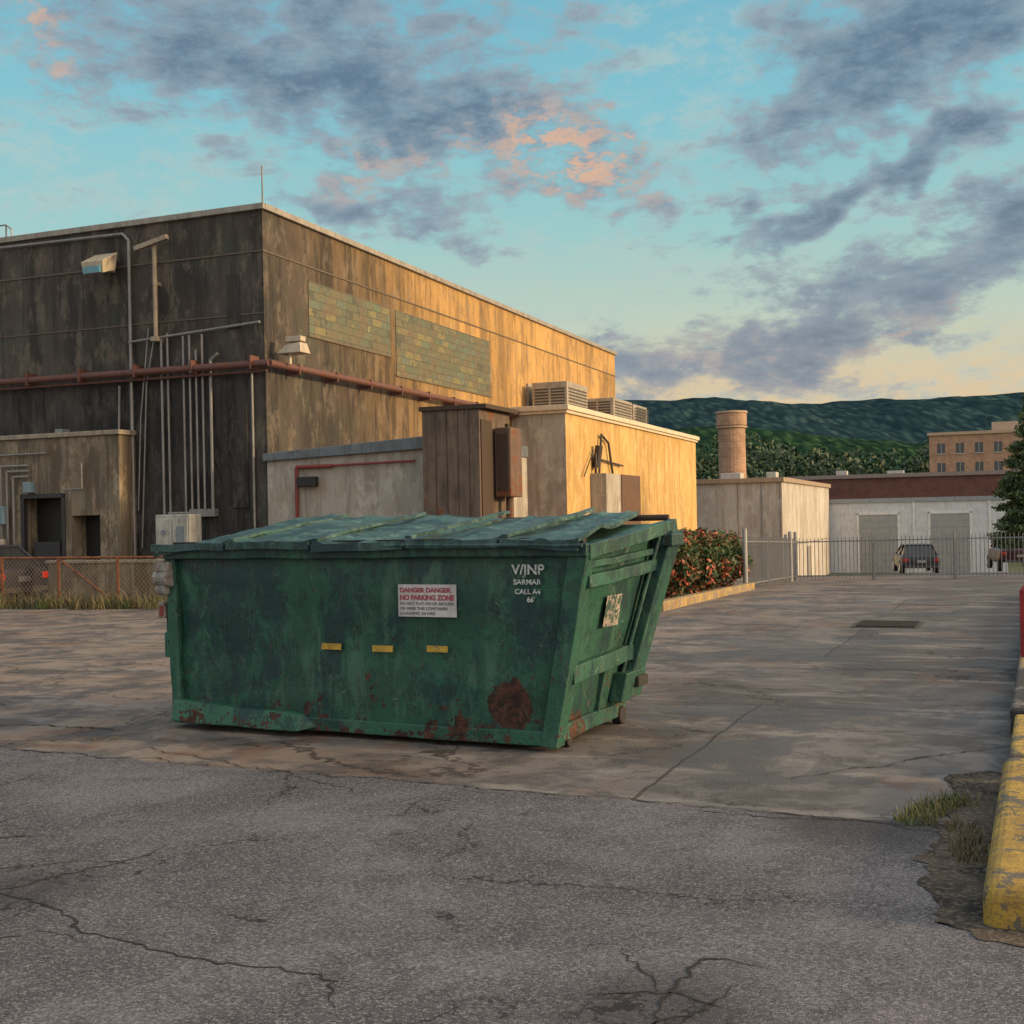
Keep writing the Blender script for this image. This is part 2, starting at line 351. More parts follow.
coping=simple('metal_coping',(.34,.31,.27,1),.6,.2,.5,4)
redpipe=simple('rusty_pipe',(.16,.07,.06,1),.6,.2,.6,5,rust=.3)
galv=simple('galvanised_conduit',(.28,.27,.26,1),.5,.3,.45,6)
darkm=simple('dark_opening',(.012,.012,.013,1),.6,0,.2)
rustb=simple('rusted_sheet',(.16,.115,.085,1),.85,.0,.9,2.2,rust=.15)
MBd=empty('industrial_warehouse_building',B0,BA)
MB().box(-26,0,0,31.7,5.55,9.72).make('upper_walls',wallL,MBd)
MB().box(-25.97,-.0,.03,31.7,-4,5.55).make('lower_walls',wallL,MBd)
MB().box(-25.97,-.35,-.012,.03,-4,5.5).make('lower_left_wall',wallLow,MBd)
m=MB(); m.box(-26.1,.09,-.09,.02,9.70,9.86).box(-.02,.10,.03,31.8,9.70,9.86).box(-26.1,.0,31.62,31.8,9.70,9.86)
m.make('roof_coping',coping,MBd,.015)
MB().box(-26,-.02,.02,31.62,9.5,9.74).make('roof',simple('roof_felt',(.06,.06,.06,1),.9),MBd)
m=MB(); m.box(-26,.025,-.025,.0,8.62,8.66).box(.0,.025,.0,31.7,8.62,8.66).box(-26,.02,-.02,.0,7.02,7.05).make('string_course',simple('course',(.12,.095,.07,1)),MBd)
def mosaic():
    m,N,b,tc=mat('weathered_glass_block'); x,y,z=N.sep(tc)
    br=N.new('ShaderNodeTexBrick'); br.offset=.5; N.put(br.inputs['Vector'],N.comb(y,z,0))
    br.inputs['Scale'].default_value=1; br.inputs['Brick Width'].default_value=.62; br.inputs['Row Height'].default_value=.235
    br.inputs['Mortar Size'].default_value=.014
    br.inputs['Color1'].default_value=(0,0,0,1); br.inputs['Color2'].default_value=(1,1,1,1); br.inputs['Mortar'].default_value=(0,0,0,1)
    cell=N.math('ADD',N.math('MULTIPLY',N.sep(br.outputs[0])[0],.8),N.math('MULTIPLY',N.noise(tc,.9,3,.7),.6))
    r=N.new('ShaderNodeValToRGB'); N.put(r.inputs[0],N.math('MULTIPLY',cell,.75)); cr=r.color_ramp; cr.interpolation='CONSTANT'
    cr.elements[0].color=(.070,.072,.050,1); cr.elements[1].color=(.32,.27,.10,1); cr.elements[1].position=.97
    for p,c in((.27,(.095,.115,.075,1)),(.4,(.125,.115,.065,1)),(.52,(.105,.135,.095,1)),(.63,(.175,.155,.070,1)),(.74,(.105,.110,.065,1)),(.86,(.20,.21,.11,1))):
        e=cr.elements.new(p); e.color=c
    n=N.noise(tc,1.1,4,.78,.2); col=N.mix(N.math('MULTIPLY',N.mapr(n,.50,.58),.85),r.outputs[0],(.13,.10,.060,1))
    col=N.mix(N.mapr(N.noise(tc,6,3,.7),.56,.7),col,(.05,.045,.03,1))
    col=N.mix(N.math('MULTIPLY',br.outputs[1],.6),col,(.06,.05,.035,1))
    fin(N,b,col,.65); return m
mo=mosaic()
m=MB(); m.box(-.1,.02,2.2,7.05,6.75,8.25).box(-.1,.02,7.45,15.2,6.2,8.25).make('glass_block_windows',mo,MBd)
m=MB()
for (a,b_,z0) in((2.2,7.05,6.75),(7.45,15.2,6.2)): m.box(0,.04,a-.05,b_+.05,z0-.05,z0)
m.make('window_sills',simple('surround',(.13,.10,.065,1)),MBd)
m=MB(); m.pipe([(-26,-.30,5.78),(.32,-.30,5.68),(.32,17.4,5.66)],.095,12)
m.pipe([(-26,-.22,5.58),(.2,-.22,5.5)],.035)
for i in range(14): m.box(-24+i*1.83,-23.95+i*1.83,-.42,0,5.55,5.9)
for i in range(9): m.box(0,.42,1+i*2,1.05+i*2,5.5,5.78)
m.make('roof_height_pipe',redpipe,MBd)
m=MB()
def vx(t,z0,z1,r=.035,y=-.12): m.cyl((-t,y,z0),(-t,y,z1),r)
vx(4.15,-.4,9.3,.045); m.pipe([(-4.15,-.12,9.3),(-4.35,-.12,9.5),(-8.6,-.12,9.55)],.04)
vx(3.15,.2,6.6,.035); vx(2.95,.2,6.7,.03)
for t,z1 in((2.45,6.6),(2.25,6.6),(2.05,6.2),(1.85,6.6)): vx(t,1.9,z1,.03)
m.pipe([(-1.6,-.12,1.9),(-1.6,-.12,5.9),(-1.35,-.14,6.05)],.04)
vx(0.30,.4,5.5,.03,-.16)
m.pipe([(-4.2,-.14,6.55),(-.05,-.14,6.78)],.035)
m.pipe([(-3.0,-.14,1.9),(-1.5,-.14,1.9)],.04); m.box(-2.3,-1.5,-.2,-.02,1.8,2.0)
m.pipe([(-4.7,-.12,1.0),(-4.55,-.12,5.4)],.03)
m.pipe([(-3.9,-.12,1.0),(-3.65,-.12,5.4),(-3.3,-.1,7)],.02)
m.pipe([(-3.55,-.12,6.9),(-3.85,-.14,4.5),(-4.0,-.12,2.0)],.018)
m.make('conduits',galv,MBd)
m=MB(); m.cyl((-3.25,-.2,6.6),(-3.25,-.2,9.05),.06); m.beam((-3.8,-.3,9.0),(-2.75,-.3,9.22),.12,.12); m.box(-3.35,-3.15,-.3,0,6.5,6.62).box(-3.3,-3.2,-.2,0,8,8.1)
m.make('service_mast',simple('mast_tan',(.40,.33,.24,1),.6,.2,.5),MBd)
m=MB(); m.box(-1.1,-.72,-.03,.0,6.7,8.1).box(-1.05,-.55,-.05,.0,2.0,4.7); m.make('louvre_panels',wallLow,MBd,.02)
m=MB(); m.box(-6.6,-6.35,-.35,0,3.9,4.3); m.make('junction_box',simple('jb',(.22,.25,.28,1)),MBd,.02)
m=MB(); m.hexa([(-5.15,-.75,8.35),(-4.5,-.75,8.35),(-4.45,-.3,8.5),(-5.2,-.3,8.5),(-5.2,-.8,8.68),(-4.45,-.8,8.68),(-4.45,-.2,9.0),(-5.2,-.2,9.0)]).box(-4.9,-4.7,-.25,0,8.5,8.8)
m.make('wall_floodlight',simple('lampbody',(.50,.43,.31,1),.5,.2,.4),MBd,.02)
m=MB(); m.hexa([(-5.1,-.83,8.36),(-4.55,-.83,8.36),(-4.55,-.35,8.47),(-5.1,-.35,8.47),(-5.1,-.83,8.54),(-4.55,-.83,8.54),(-4.55,-.33,8.6),(-5.1,-.33,8.6)])
m.make('floodlight_lens',simple('lens',(.10,.30,.38,1),.2),MBd)
m=MB(); m.hexa([(.2,.2,5.98),(.95,.2,5.98),(.95,.7,5.98),(.2,.7,5.98),(.45,.25,6.2),(.9,.25,6.25),(.9,.6,6.25),(.45,.6,6.2)]).cyl((.5,.4,5.7),(.5,.4,6),.05).box(.42,.9,.3,.55,6.28,6.42)
m.make('corner_floodlight',simple('lampbody2',(.50,.42,.32,1),.5,.2,.3),MBd,.02)
m=MB(); m.cyl((-.3,.5,9.7),(-.3,.5,11.0),.022); m.cyl((-8.9,.4,9.7),(-8.9,.4,10.35),.025); m.pipe([(-10,.4,10.35),(-8.9,.4,10.35),(-8.7,.4,10.2),(-8.7,.4,9.95)],.022); m.make('roof_antenna_and_rail',galv,MBd)
m=MB()
F=-.7
m.box(-26,-7.47,F,-.02,-3,4.02).box(-7.47,-5.98,F,-.02,2.5,4.02).box(-5.98,-5.75,F,-.02,-3,4.02).box(-5.75,-4.8,F,-.02,1.9,4.02).box(-5.75,-4.8,F,-.02,-3,.45).box(-4.8,-4.14,F,-.02,-3,4.02)
m.make('annex_walls',buff,MBd)
m=MB(); m.box(-26,-4.06,F-.07,-.03,4.03,4.16).make('annex_coping',simple('cop2',(.34,.29,.22,1),.8,0,.6),MBd,.02)
MB().box(-7.45,-4.85,-.15,-.03,-3,2.6).make('annex_openings',darkm,MBd)
m=MB(); m.box(-7.5,-7.38,F-.03,F+.1,-.6,2.5).box(-6.08,-5.96,F-.03,F+.1,-.6,2.5).box(-7.5,-5.96,F-.03,F+.1,2.4,2.52).box(-7.2,-6.3,-.55,-.35,-.6,1.2).make('door_frame',simple('blackframe',(.04,.04,.045,1),.5,.3),MBd)
m=MB()
for i in range(3): m.pipe([(-7.65-i*.22,F-.12,-.5),(-7.65-i*.22,F-.12,3.0+i*.15),(-7.1,F-.12,3.0+i*.15)],.035)
m.cyl((-8.0,F-.3,.9),(-8.0,F-.3,1.3),.2,n=14).cyl((-8.5,F-.3,1.1),(-8.5,F-.3,1.5),.2,n=14).pipe([(-9.5,F-.3,.6),(-7.6,F-.3,.6)],.05)
m.pipe([(-5.95,F-.1,2.6),(-5.3,F-.1,2.62),(-5.3,F-.1,3.3)],.02)
m.pipe([(-10,F-.1,3.6),(-6.5,F-.1,3.62)],.025)
m.make('gas_meter_pipes',galv,MBd)
m=MB(); m.box(-8.15,-7.9,F-.25,F-.05,1.7,2.2).box(-7.25,-6.98,F-.2,F,2.55,2.85); m.make('meter_boxes',simple('meterbox',(.20,.30,.36,1),.5),MBd,.02)
m=MB(); m.hexa([(.02,-.03,-3),(4.9,-.03,-3),(4.9,6,-3),(.02,6,-3),(.02,-.03,3.19),(4.9,-.03,3.345),(4.9,6,3.345),(.02,6,3.19)]).make('shed_walls',greyr,MBd)
m=MB(); m.hexa([(-.05,-.14,3.18),(4.95,-.14,3.34),(4.95,6.01,3.34),(-.05,6.01,3.18),(-.05,-.14,3.38),(4.95,-.14,3.66),(4.95,6.01,3.66),(-.05,6.01,3.38)]).make('shed_roof',simple('shedroof',(.15,.18,.20,1),.5,.3,.6,4),MBd,.02)
m=MB(); m.pipe([(.95,-.12,1.6),(.95,-.12,3.0),(2.0,-.12,3.0)],.05).pipe([(1.6,-.12,3.0),(4.3,-.12,3.05)],.03).make('shed_pipes',simple('redp',(.22,.03,.025,1),.5),MBd)
MB().box(1.0,1.55,-.22,-.05,2.5,2.75).make('shed_lamp',darkm,MBd,.02)
m=MB(); m.box(4.93,6.4,-1.0,.9,-2,4.15).make('rusted_hopper',rustb,MBd,.02)
m=MB()
for i in range(4): m.box(5.28+i*.285,5.29+i*.285,-1.012,-1.0,-2,4.15)
m.box(6.4,6.43,-.95,-.3,.5,3.9); m.box(6.4,6.47,.6,.7,0,3.9)
m.box(4.88,6.6,-1.06,1.0,4.15,4.25)
m.make('hopper_ribs',simple('rustdark',(.06,.038,.026,1),.9,0,.6),MBd)
m=MB(); m.box(6.44,6.85,-.2,.55,2.1,3.75).cyl((6.65,.2,-1),(6.65,.2,2.2),.10).make('duct_box',simple('duct',(.16,.10,.075,1),.8,.1,.7,3,rust=.3),MBd,.03)
MB().box(6.5,6.79,-.215,-.202,2.25,3.6).make('duct_panel',simple('rustdark',(0,0,0,1)),MBd)
# ---------------------------------------------------------------- cream annex
CA=empty('cream_annex_building',B0,BA)
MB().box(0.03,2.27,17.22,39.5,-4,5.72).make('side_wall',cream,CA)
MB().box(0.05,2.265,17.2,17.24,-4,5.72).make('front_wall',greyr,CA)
m=MB(); m.box(-.0,2.46,17.0,39.7,5.72,5.92).box(.0,2.38,17.1,39.6,5.60,5.72).make('parapet_cornice',simple('cornice',(.68,.58,.43,1),.8,0,.3),CA,.02)
MB().box(2.27,2.34,17.3,39.4,-3,-.3).make('plinth',simple('plinth',(.3,.26,.2,1)),CA)
m=MB(); m.box(2.28,2.95,20.2,22.3,-1.5,3.35).make('meter_housing',greyr,CA,.02)
m=MB(); m.box(2.28,3.0,22.3,25.2,-1.5,3.35).box(2.28,2.34,27.5,29,-1.5,1.2).make('brown_doors',simple('browndoor',(.13,.065,.035,1),.7,0,.6,3),CA,.02)
m=MB(); m.pipe([(2.45,20.4,4.2),(2.45,20.4,3.0)],.06).pipe([(2.4,21,3.3),(2.4,21.4,5.0),(2.4,22.4,4.7),(2.4,23,3.3)],.05).pipe([(2.4,20.3,4.0),(2.4,24.5,3.8)],.04).cyl((2.4,20.6,3.6),(2.55,20.6,4.5),.16).pipe([(2.4,19,3.2),(2.4,20.3,4.3)],.025)
m.make('wall_pipes',simple('blackpipe',(.05,.038,.03,1),.6,.2),CA)
m=MB()
for (x0,x1,y0,y1,h) in((-1.6,.1,19,21.5,1.1),(.4,1.9,18.6,21.2,1.05),(.4,1.9,25,28,.95),(.4,1.8,28.6,31,.95)): 
    m.box(x0,x1,y0,y1,5.85,5.95+h)
m.make('rooftop_units',simple('hvac',(.42,.37,.30,1),.5,.3,.5,4),CA,.03)
m=MB()
for (x0,x1,y0,h) in((.45,1.85,18.6,1.05),(.45,1.8,25,.95)):
    for xa,xb in((x0+.06,(x0+x1)/2-.05),((x0+x1)/2+.05,x1-.06)):
        for i in range(6): m.box(xa,xb,y0-.02,y0-.0,6.08+i*.12,6.14+i*.12)
for (y0,y1) in((18.6,21.2),(25,28),(28.6,31)):
    for i in range(6): m.box(1.9,1.92,y0+.15,y1-.15,6.05+i*.13,6.11+i*.13)
m.make('unit_louvres',simple('louvre',(.07,.065,.06,1)),CA)
# ---------------------------------------------------------------- white storage building
whitew=wall_mat('white_painted_block',(.60,.58,.55,1),(.50,.48,.45,1),(.24,.19,.15,1),bw=2.4,rh=20,streak=.5,stain=.4,joint=.03,light=(.70,.69,.66,1))
W=empty('white_storage_building',(10.8,70,0),BA)
MB().box(-2,4.9,0,22,-5,3.35).make('walls',whitew,W)
m=MB(); m.box(-2.2,5.05,-.15,22.1,3.35,3.62).make('roof_fascia',simple('fascia_tan',(.36,.27,.19,1),.7,0,.4),W,.02)
m=MB(); m.box(3.7,3.78,-.05,0,-3,3.3).box(.5,1.5,-.04,0,-3,-.3).box(4.9,4.95,4,5.2,-3,-.6).box(4.9,4.95,10,11.5,-3,-.6).make('doors_and_downpipe',simple('greydoor',(.25,.24,.23,1)),W)
m=MB(); m.box(1,2.2,2,3,3.62,4.0).box(3.2,3.8,5,6,3.62,4.1).make('roof_vents',simple('ventw',(.5,.48,.45,1)),W,.03)
Gb=empty('white_garage_building',(23.5,89,0),BA)
MB().box(0,12.2,0,9,-5,2.2).make('walls',simple('garage_white',(.62,.64,.67,1),.7,0,.3,2),Gb)
m=MB(); m.box(-.1,12.35,-.12,9,2.2,2.5).make('roof_edge',simple('garage_roof',(.30,.33,.36,1),.5,.2),Gb)
m=MB()
for a,b_ in((2.15,4.85),(7.1,9.75)):
    m.box(a-.16,a,-.07,0,-3,1.45).box(b_,b_+.16,-.07,0,-3,1.45).box(a-.16,b_+.16,-.07,0,1.3,1.5)
m.box(5.9,6.05,-.08,0,-3,2.2).box(11,11.15,-.08,0,-3,2.2).make('door_frames',simple('gframe',(.75,.75,.74,1)),Gb)
m=MB()
for a,b_ in((2.15,4.85),(7.1,9.75)):
    for i in range(9): m.box(a,b_,-.03-(i%2)*.015,0,-3+i*.478,-3+i*.478+.46)
m.make('roller_doors',simple('rollerdoor',(.33,.34,.34,1),.6,0,.3),Gb)
def brickmat(name,c1,c2,mort,s=1.0):
    m,N,b,tc=mat(name); x,y,z=N.sep(tc)
    br=N.new('ShaderNodeTexBrick'); N.put(br.inputs['Vector'],N.comb(N.math('ADD',x,y),z,0)); br.inputs['Scale'].default_value=1
    br.inputs['Brick Width'].default_value=.24*s; br.inputs['Row Height'].default_value=.08*s; br.inputs['Mortar Size'].default_value=.012*s
    br.inputs['Color1'].default_value=c1; br.inputs['Color2'].default_value=c2; br.inputs['Mortar'].default_value=mort
    col=N.mix(N.math('MULTIPLY',N.mapr(N.noise(tc,.8,4,.7),.4,.7),.5),br.outputs[0],(c1[0]*.4,c1[1]*.4,c1[2]*.4,1))
    fin(N,b,col,.9); return m
RB=empty('red_brick_building',(27,112,0),BA)
MB().box(-1,26,0,12,-5,4.6).make('walls',brickmat('red_brick',(.16,.045,.032,1),(.11,.032,.025,1),(.16,.11,.09,1)),RB)
m=MB(); m.box(-1.2,26.2,-.2,12.2,4.6,4.95).make('parapet',simple('rbparapet',(.28,.22,.2,1)),RB)
m=MB(); m.box(-1.05,26,-.08,0,2.2,2.45).box(3,4,2,3,4.9,5.4).box(7.5,9,3,4,4.9,5.3).make('roof_units',simple('ventw',(0,0,0,1)),RB,.03)
TB=empty('tan_brick_office_building',(71.5,205,0),BA)
MB().box(0,34,0,14,-6,14.2).make('walls',brickmat('tan_brick',(.46,.24,.14,1),(.38,.19,.11,1),(.42,.31,.23,1),3),TB)
MB().box(-.3,34,-.3,14,14.2,14.7).make('parapet',simple('tanpar',(.5,.36,.25,1)),TB)
MB().box(10,16,3,8,14.7,16.3).make('penthouse',simple('tanpent',(.48,.36,.27,1)),TB)
m=MB(); m2=MB()
for r in range(4):
    for c in range(9):
        x0=1.3+c*3.0; z0=1.2+r*3.3
        m.box(x0,x0+1.25,-.05,-.02,z0,z0+1.7); m2.box(x0-.1,x0+1.35,-.14,0,z0-.18,z0-.02); m2.box(x0+.58,x0+.66,-.09,-.055,z0,z0+1.7)
m.make('window_glass',simple('winglass',(.05,.07,.09,1),.15),TB); m2.make('sills_and_mullions',simple('sill',(.5,.45,.38,1)),TB)
Ch=empty('brick_chimney',(16.6,90,0)); cb=brickmat('chimney_brick',(.42,.24,.15,1),(.32,.175,.11,1),(.38,.29,.21,1),2)
m=MB(); m.cyl((0,0,-4),(0,0,8.1),1.06,1.0,24).cyl((0,0,8.1),(0,0,8.2),1.0,1.13,24).cyl((0,0,8.2),(0,0,9.1),1.13,1.13,24); m.make('stack',cb,Ch)
m=MB(); m.cyl((0,0,9.1),(0,0,9.25),1.2,1.18,24).cyl((0,0,8.0),(0,0,8.12),1.16,1.16,24).make('bands',simple('chband',(.42,.30,.21,1)),Ch)
m=MB(); m.cyl((0,0,9.255),(0,0,9.26),.85,.85,24).make('flue',darkm,Ch)
# ---------------------------------------------------------------- foliage
def leafmat(name,c1,c2,c3=None,p3=.8,isl=(.25,.3)):
    m,N,b,tc=mat(name)
    gi=N.new('ShaderNodeNewGeometry').outputs['Random Per Island']
    col=N.mix(gi,c1,c2)
    n=N.noise(tc,1.4,2,.6); col=N.mix(N.mapr(n,.4,.65),col,(c1[0]*.6,c1[1]*.6,c1[2]*.6,1))
    if c3: 
        r=N.math('MULTIPLY',N.mapr(N.noise(tc,1.7,2,.6),.40,.52),N.mapr(gi,isl[0],isl[1])); col=N.mix(N.math('MULTIPLY',r,p3),col,c3)
    fin(N,b,col,.6); return m
def leaves(name,blobs,n,size,m,parent=None,seed=1,shell=.55):
    rng=np.random.default_rng(seed); tot_=sum(b[3]*b[4]*b[5] for b in blobs) ; V=[];Fc=[]
    for (cx,cy,cz,rx,ry,rz) in blobs:
        k=int(n*rx*ry*rz/tot_)
        dv=rng.normal(size=(k,3)); dv/=np.linalg.norm(dv,axis=1)[:,None]
        r=shell+(1-shell)*rng.random(k)**.7
        lum=np.array([1+.28*mnoise.noise(Vector((q[0]*2.2+cx,q[1]*2.2+cy,q[2]*2.2+cz))) for q in dv])
        P=np.array([cx,cy,cz])+dv*(r*lum)[:,None]*np.array([rx,ry,rz])
        a=rng.normal(size=(k,3)); a/=np.linalg.norm(a,axis=1)[:,None]
        b=np.cross(a,rng.normal(size=(k,3))); b/=np.linalg.norm(b,axis=1)[:,None]
        s=size*(.6+.8*rng.random(k))[:,None]
        o=len(V)
        q=np.stack([P-a*s,P-b*s*.5,P+a*s,P+b*s*.5],1).reshape(-1,3)
        V+=q.tolist(); Fc+=[(o+4*i,o+4*i+1,o+4*i+2,o+4*i+3) for i in range(k)]
    me=bpy.data.meshes.new(name); me.from_pydata(V,[],Fc); me.materials.append(m)
    o=bpy.data.objects.new(name,me); sc.collection.objects.link(o)
    if parent:o.parent=parent
    return o
bushm=leafmat('shrub_leaves',(.035,.075,.022,1),(.09,.14,.04,1),(.42,.085,.045,1),.9,(.62,.66))
stemm=simple('stem',(.06,.04,.03,1))
for i,(bx,by,r) in enumerate(((3.15,24.4,.62),(3.75,26.0,.72),(4.4,27.9,.78),(5.05,29.8,.85))):
    e=empty('flowering_shrub',(bx,by,gz(by)+.08))
    bl=[(0,0,.62,r,r,.62),(.3,-.2,.8,r*.55,r*.55,.5),(-.3,.2,.9,r*.55,r*.55,.5),(.1,.3,.45,r*.8,r*.6,.45),(.35,.1,1.1,.3,.3,.3),(-.1,-.3,1.15,.25,.3,.3)]
    leaves('foliage',bl,8000,.055,bushm,e,10+i,.25)
    m=MB()
    for k in range(9):
        a=k*.7; m.cyl((0,0,0),(math.cos(a)*r*.6,math.sin(a)*r*.6,.8+.2*math.sin(k)),.02,.008,6)
    m.make('stems',stemm,e)
kd=Vector((.367,.93)); kn=Vector((.93,-.367))
def kerb(name,p0,L,wd,h,m,parent=None,z=None,bev=.02,seg=10):
    mb=MB(); side=-kn*wd
    for i in range(seg):
        a=p0+kd*(L*i/seg+.004); b=p0+kd*(L*(i+1)/seg-.004)
        za,zb=gz(a.y),gz(b.y); P=[a+side,a,b,b+side]; Z=[za,za,zb,zb]
        mb.hexa([(P[k].x,P[k].y,Z[k]-.1) for k in range(4)]+[(P[k].x,P[k].y,Z[k]+h) for k in range(4)])
    o=mb.make(name,m,parent,bev)
    o.modifiers['b'].segments=4
    return o
def worn_paint(name,c,under,wear=.45,scale=4):
    m,N,b,tc=mat(name); n=N.noise(tc,scale,4,.78,.4); f=N.mapr(n,.62-wear*.25,.66-wear*.25)
    n2=N.noise(tc,scale*.6,4,.7); cc=N.mix(N.math('MULTIPLY',N.mapr(n2,.35,.65),.7),c,(c[0]*.42,c[1]*.38,c[2]*.5,1))
    fine=N.noise(tc,60,3,.7); cc=N.mix(N.math('MULTIPLY',N.mapr(fine,.45,.7),.5),cc,(.06,.05,.035,1))
    fin(N,b,N.mix(f,cc,under),.75,0,N.bump(fine,.5,.012)); return m
yel=worn_paint('worn_yellow_paint',(.50,.32,.05,1),(.12,.10,.07,1),.46,5)
yel2=worn_paint('faded_yellow_paint',(.44,.30,.10,1),(.22,.18,.14,1),.5)
blk=worn_paint('worn_black_paint',(.035,.033,.033,1),(.15,.13,.11,1),.3)
kerb('yellow_kerb',Vector((2.65,21.2)),9.0,.18,.17,yel2)
mb=MB(); a=Vector((2.45,21.2)); 
pts=[]
for i in range(7):
    p=a+kd*(1.5*i); pts.append((p.x,p.y,gz(p.y)+.09)); q=p-kn*3.2; pts.append((q.x,q.y,gz(q.y)+.09))
mb.add(pts,[(2*i,2*i+2,2*i+3,2*i+1) for i in range(6)])
soil=simple('soil',(.085,.062,.045,1),.95,0,.6,12)
mb.make('planting_bed',soil)
ke=empty('painted_kerb')
k0=Vector((1.76,4.57))
kd=Vector((.405,.914)); kn=Vector((.914,-.405))
off=kn*.34
kerb('yellow_section',k0+off,2.62,.34,.17,yel,ke,bev=.06,seg=1)
kerb('short_yellow_section',k0+off+kd*2.72+kn*.03,1.5,.34,.16,yel,ke,bev=.03,seg=1)
kerb('black_section',k0+off+kd*4.25,2.4,.34,.19,blk,ke,bev=.03,seg=1)
kerb('far_section',k0+off+kd*6.7,14,.34,.15,yel2,ke,bev=.03,seg=9)
e=empty('red_bollard',(5.06,11.75,gz(11.75)))
redm=worn_paint('worn_red_paint',(.50,.03,.03,1),(.12,.04,.03,1),.15)
m=MB(); m.cyl((0,0,-.05),(0,0,.80),.10,n=20).cyl((0,0,.80),(0,0,.86),.10,.05,n=20).make('post',redm,e); MB().cyl((0,0,-.05),(0,0,.03),.15,n=20).make('footing',blk,e)
def blobpatch(name,pts,mt,z=.008,n=14,amp=.06):
    L=[]
    k=len(pts)
    for i in range(k):
        a=Vector(pts[i]); b=Vector(pts[(i+1)%k])
        for j in range(n):
            p=a.lerp(b,j/n); p+=Vector((mnoise.noise(Vector((p.x*4,p.y*4,1)))+.4*mnoise.noise(Vector((p.x*19,p.y*19,1))),mnoise.noise(Vector((p.x*4,p.y*4,7)))+.4*mnoise.noise(Vector((p.x*19,p.y*19,4)))))*amp*1.6
            L.append((p.x,p.y,gz(p.y)+z))
    mb=MB(); mb.v=L; mb.f=[tuple(range(len(L)))]; return mb.make(name,mt)
def dirtm():
    m,N,b,tc=mat('gravelly_dirt'); n=N.noise(tc,3,4,.7); v=N.vor(tc,60,out=1); f=N.noise(tc,70,3,.7)
    col=N.mix(N.mapr(n,.4,.62),(.13,.105,.085,1),(.045,.041,.040,1)); col=N.mix(N.math('MULTIPLY',N.mapr(N.sep(v)[0],.6,.95),.5),col,(.28,.24,.20,1))
    col=N.mix(N.math('MULTIPLY',f,.4),col,(.03,.026,.022,1)); fin(N,b,col,.95,0,N.bump(f,.8,.02),.1); return m
blobpatch('soil_strip',[(1.60,4.75),(1.75,4.4),(3.2,4.3),(3.4,7),(2.85,7.3),(2.62,7.2),(2.2,6.2),(1.85,5.4)],dirtm(),amp=.07,n=26)
grassm=leafmat('grass_blades',(.05,.085,.02,1),(.13,.17,.045,1),(.22,.17,.07,1),.6)
drym=leafmat('dry_grass',(.10,.09,.04,1),(.20,.14,.075,1))
def tufts(name,spots,per,h,spread,seed,mt=grassm):
    rng=random.Random(seed); mb=MB()
    for (sx,sy) in spots:
        for _ in range(per):
            r=spread*math.sqrt(rng.random()); a=rng.random()*6.28; px_=sx+r*math.cos(a); py_=sy+r*math.sin(a); z0=gz(py_)
            hh=h*(.3+.9*rng.random()**2); t=rng.random()*6.28; ln=hh*1.1*rng.random(); w_=h*.025+.0015; pa=rng.random()*6.28
            dx,dy=math.cos(pa)*w_,math.sin(pa)*w_; lx,ly=math.cos(t)*ln,math.sin(t)*ln
            mb.add([(px_-dx,py_-dy,z0),(px_+dx,py_+dy,z0),(px_+lx*.4+dx*.7,py_+ly*.4+dy*.7,z0+hh*.6),(px_+lx*.4-dx*.7,py_+ly*.4-dy*.7,z0+hh*.6),(px_+lx,py_+ly,z0+hh)],[(0,1,2,3),(3,2,4)])
    return mb.make(name,mt)
tufts('weed_patch',[(2.14,6.3),(2.04,6.15),(2.25,6.42),(2.38,6.5)],150,.08,.11,3)
tufts('weed_patch.001',[(2.16,5.75),(2.05,5.45),(2.2,5.95),(2.1,5.6)],70,.09,.09,4,drym)
tufts('weed_patch.002',[(-3.15,9.0),(-3.0,8.98)],35,.03,.05,5,drym)
rt=random.Random(12)
tufts('weed_patch.003',[(-6.9-.2*i+rt.uniform(-.3,.3),25.35+.08*i+rt.uniform(-.25,.35)) for i in range(40)],60,.30,.25,6)
tufts('weed_patch.004',[(-6.9-.25*i+rt.uniform(-.3,.3),25.5+.08*i+rt.uniform(-.25,.5)) for i in range(40)],45,.45,.25,16,drym)
# ---------------------------------------------------------------- left chain link fence
CF=empty('chain_link_fence',(-7.2,25.9,gz(26)),math.pi-math.atan2(.367,.93)*1.0)
m=MB()
rustp=simple('rusty_post',(.30,.11,.045,1),.8,.1,.5,6,rust=.4)
for i in range(8): m.cyl((i*1.65,0,-.3),(i*1.65,0,1.12),.035,n=8)
m.cyl((0,0,1.1),(11.6,0,1.1),.026).cyl((0,0,.08),(11.6,0,.08),.014).cyl((1.65,0,.05),(3.3,0,1.1),.02).cyl((4.95,0,.62),(11.6,0,.62),.02)
m.make('posts_and_rails',rustp,CF)
m=MB(); st=.11
for i in range(-10,int(11.6/st)):
    for sgn in(1,-1):
        x0=i*st; x1=x0+1.02
        a=(max(0,x0),max(0,x0)-x0); b_=(min(11.6,x1),min(11.6,x1)-x0)
        if b_[0]<=a[0]: continue
        za,zb=.06+a[1],.06+b_[1]
        if sgn<0: za,zb=1.14-za,1.14-zb
        m.beam((a[0],.01*sgn,za),(b_[0],.01*sgn,zb),.006,.006)
m.make('mesh_wire',simple('wire',(.28,.20,.14,1),.6,.4),CF)
LW=empty('low_concrete_barrier',(-7.2,27.3,gz(27)),math.pi-math.atan2(.367,.93))
MB().box(-.5,4.2,-.1,.1,-.3,.95).make('wall',buff,LW,.02); MB().box(-.55,4.25,-.14,.14,.95,1.02).make('cap',simple('cop2',(0,0,0,1)),LW,.01)
EC=empty('electrical_cabinet',(-8.4,30.3,gz(30)),BA)
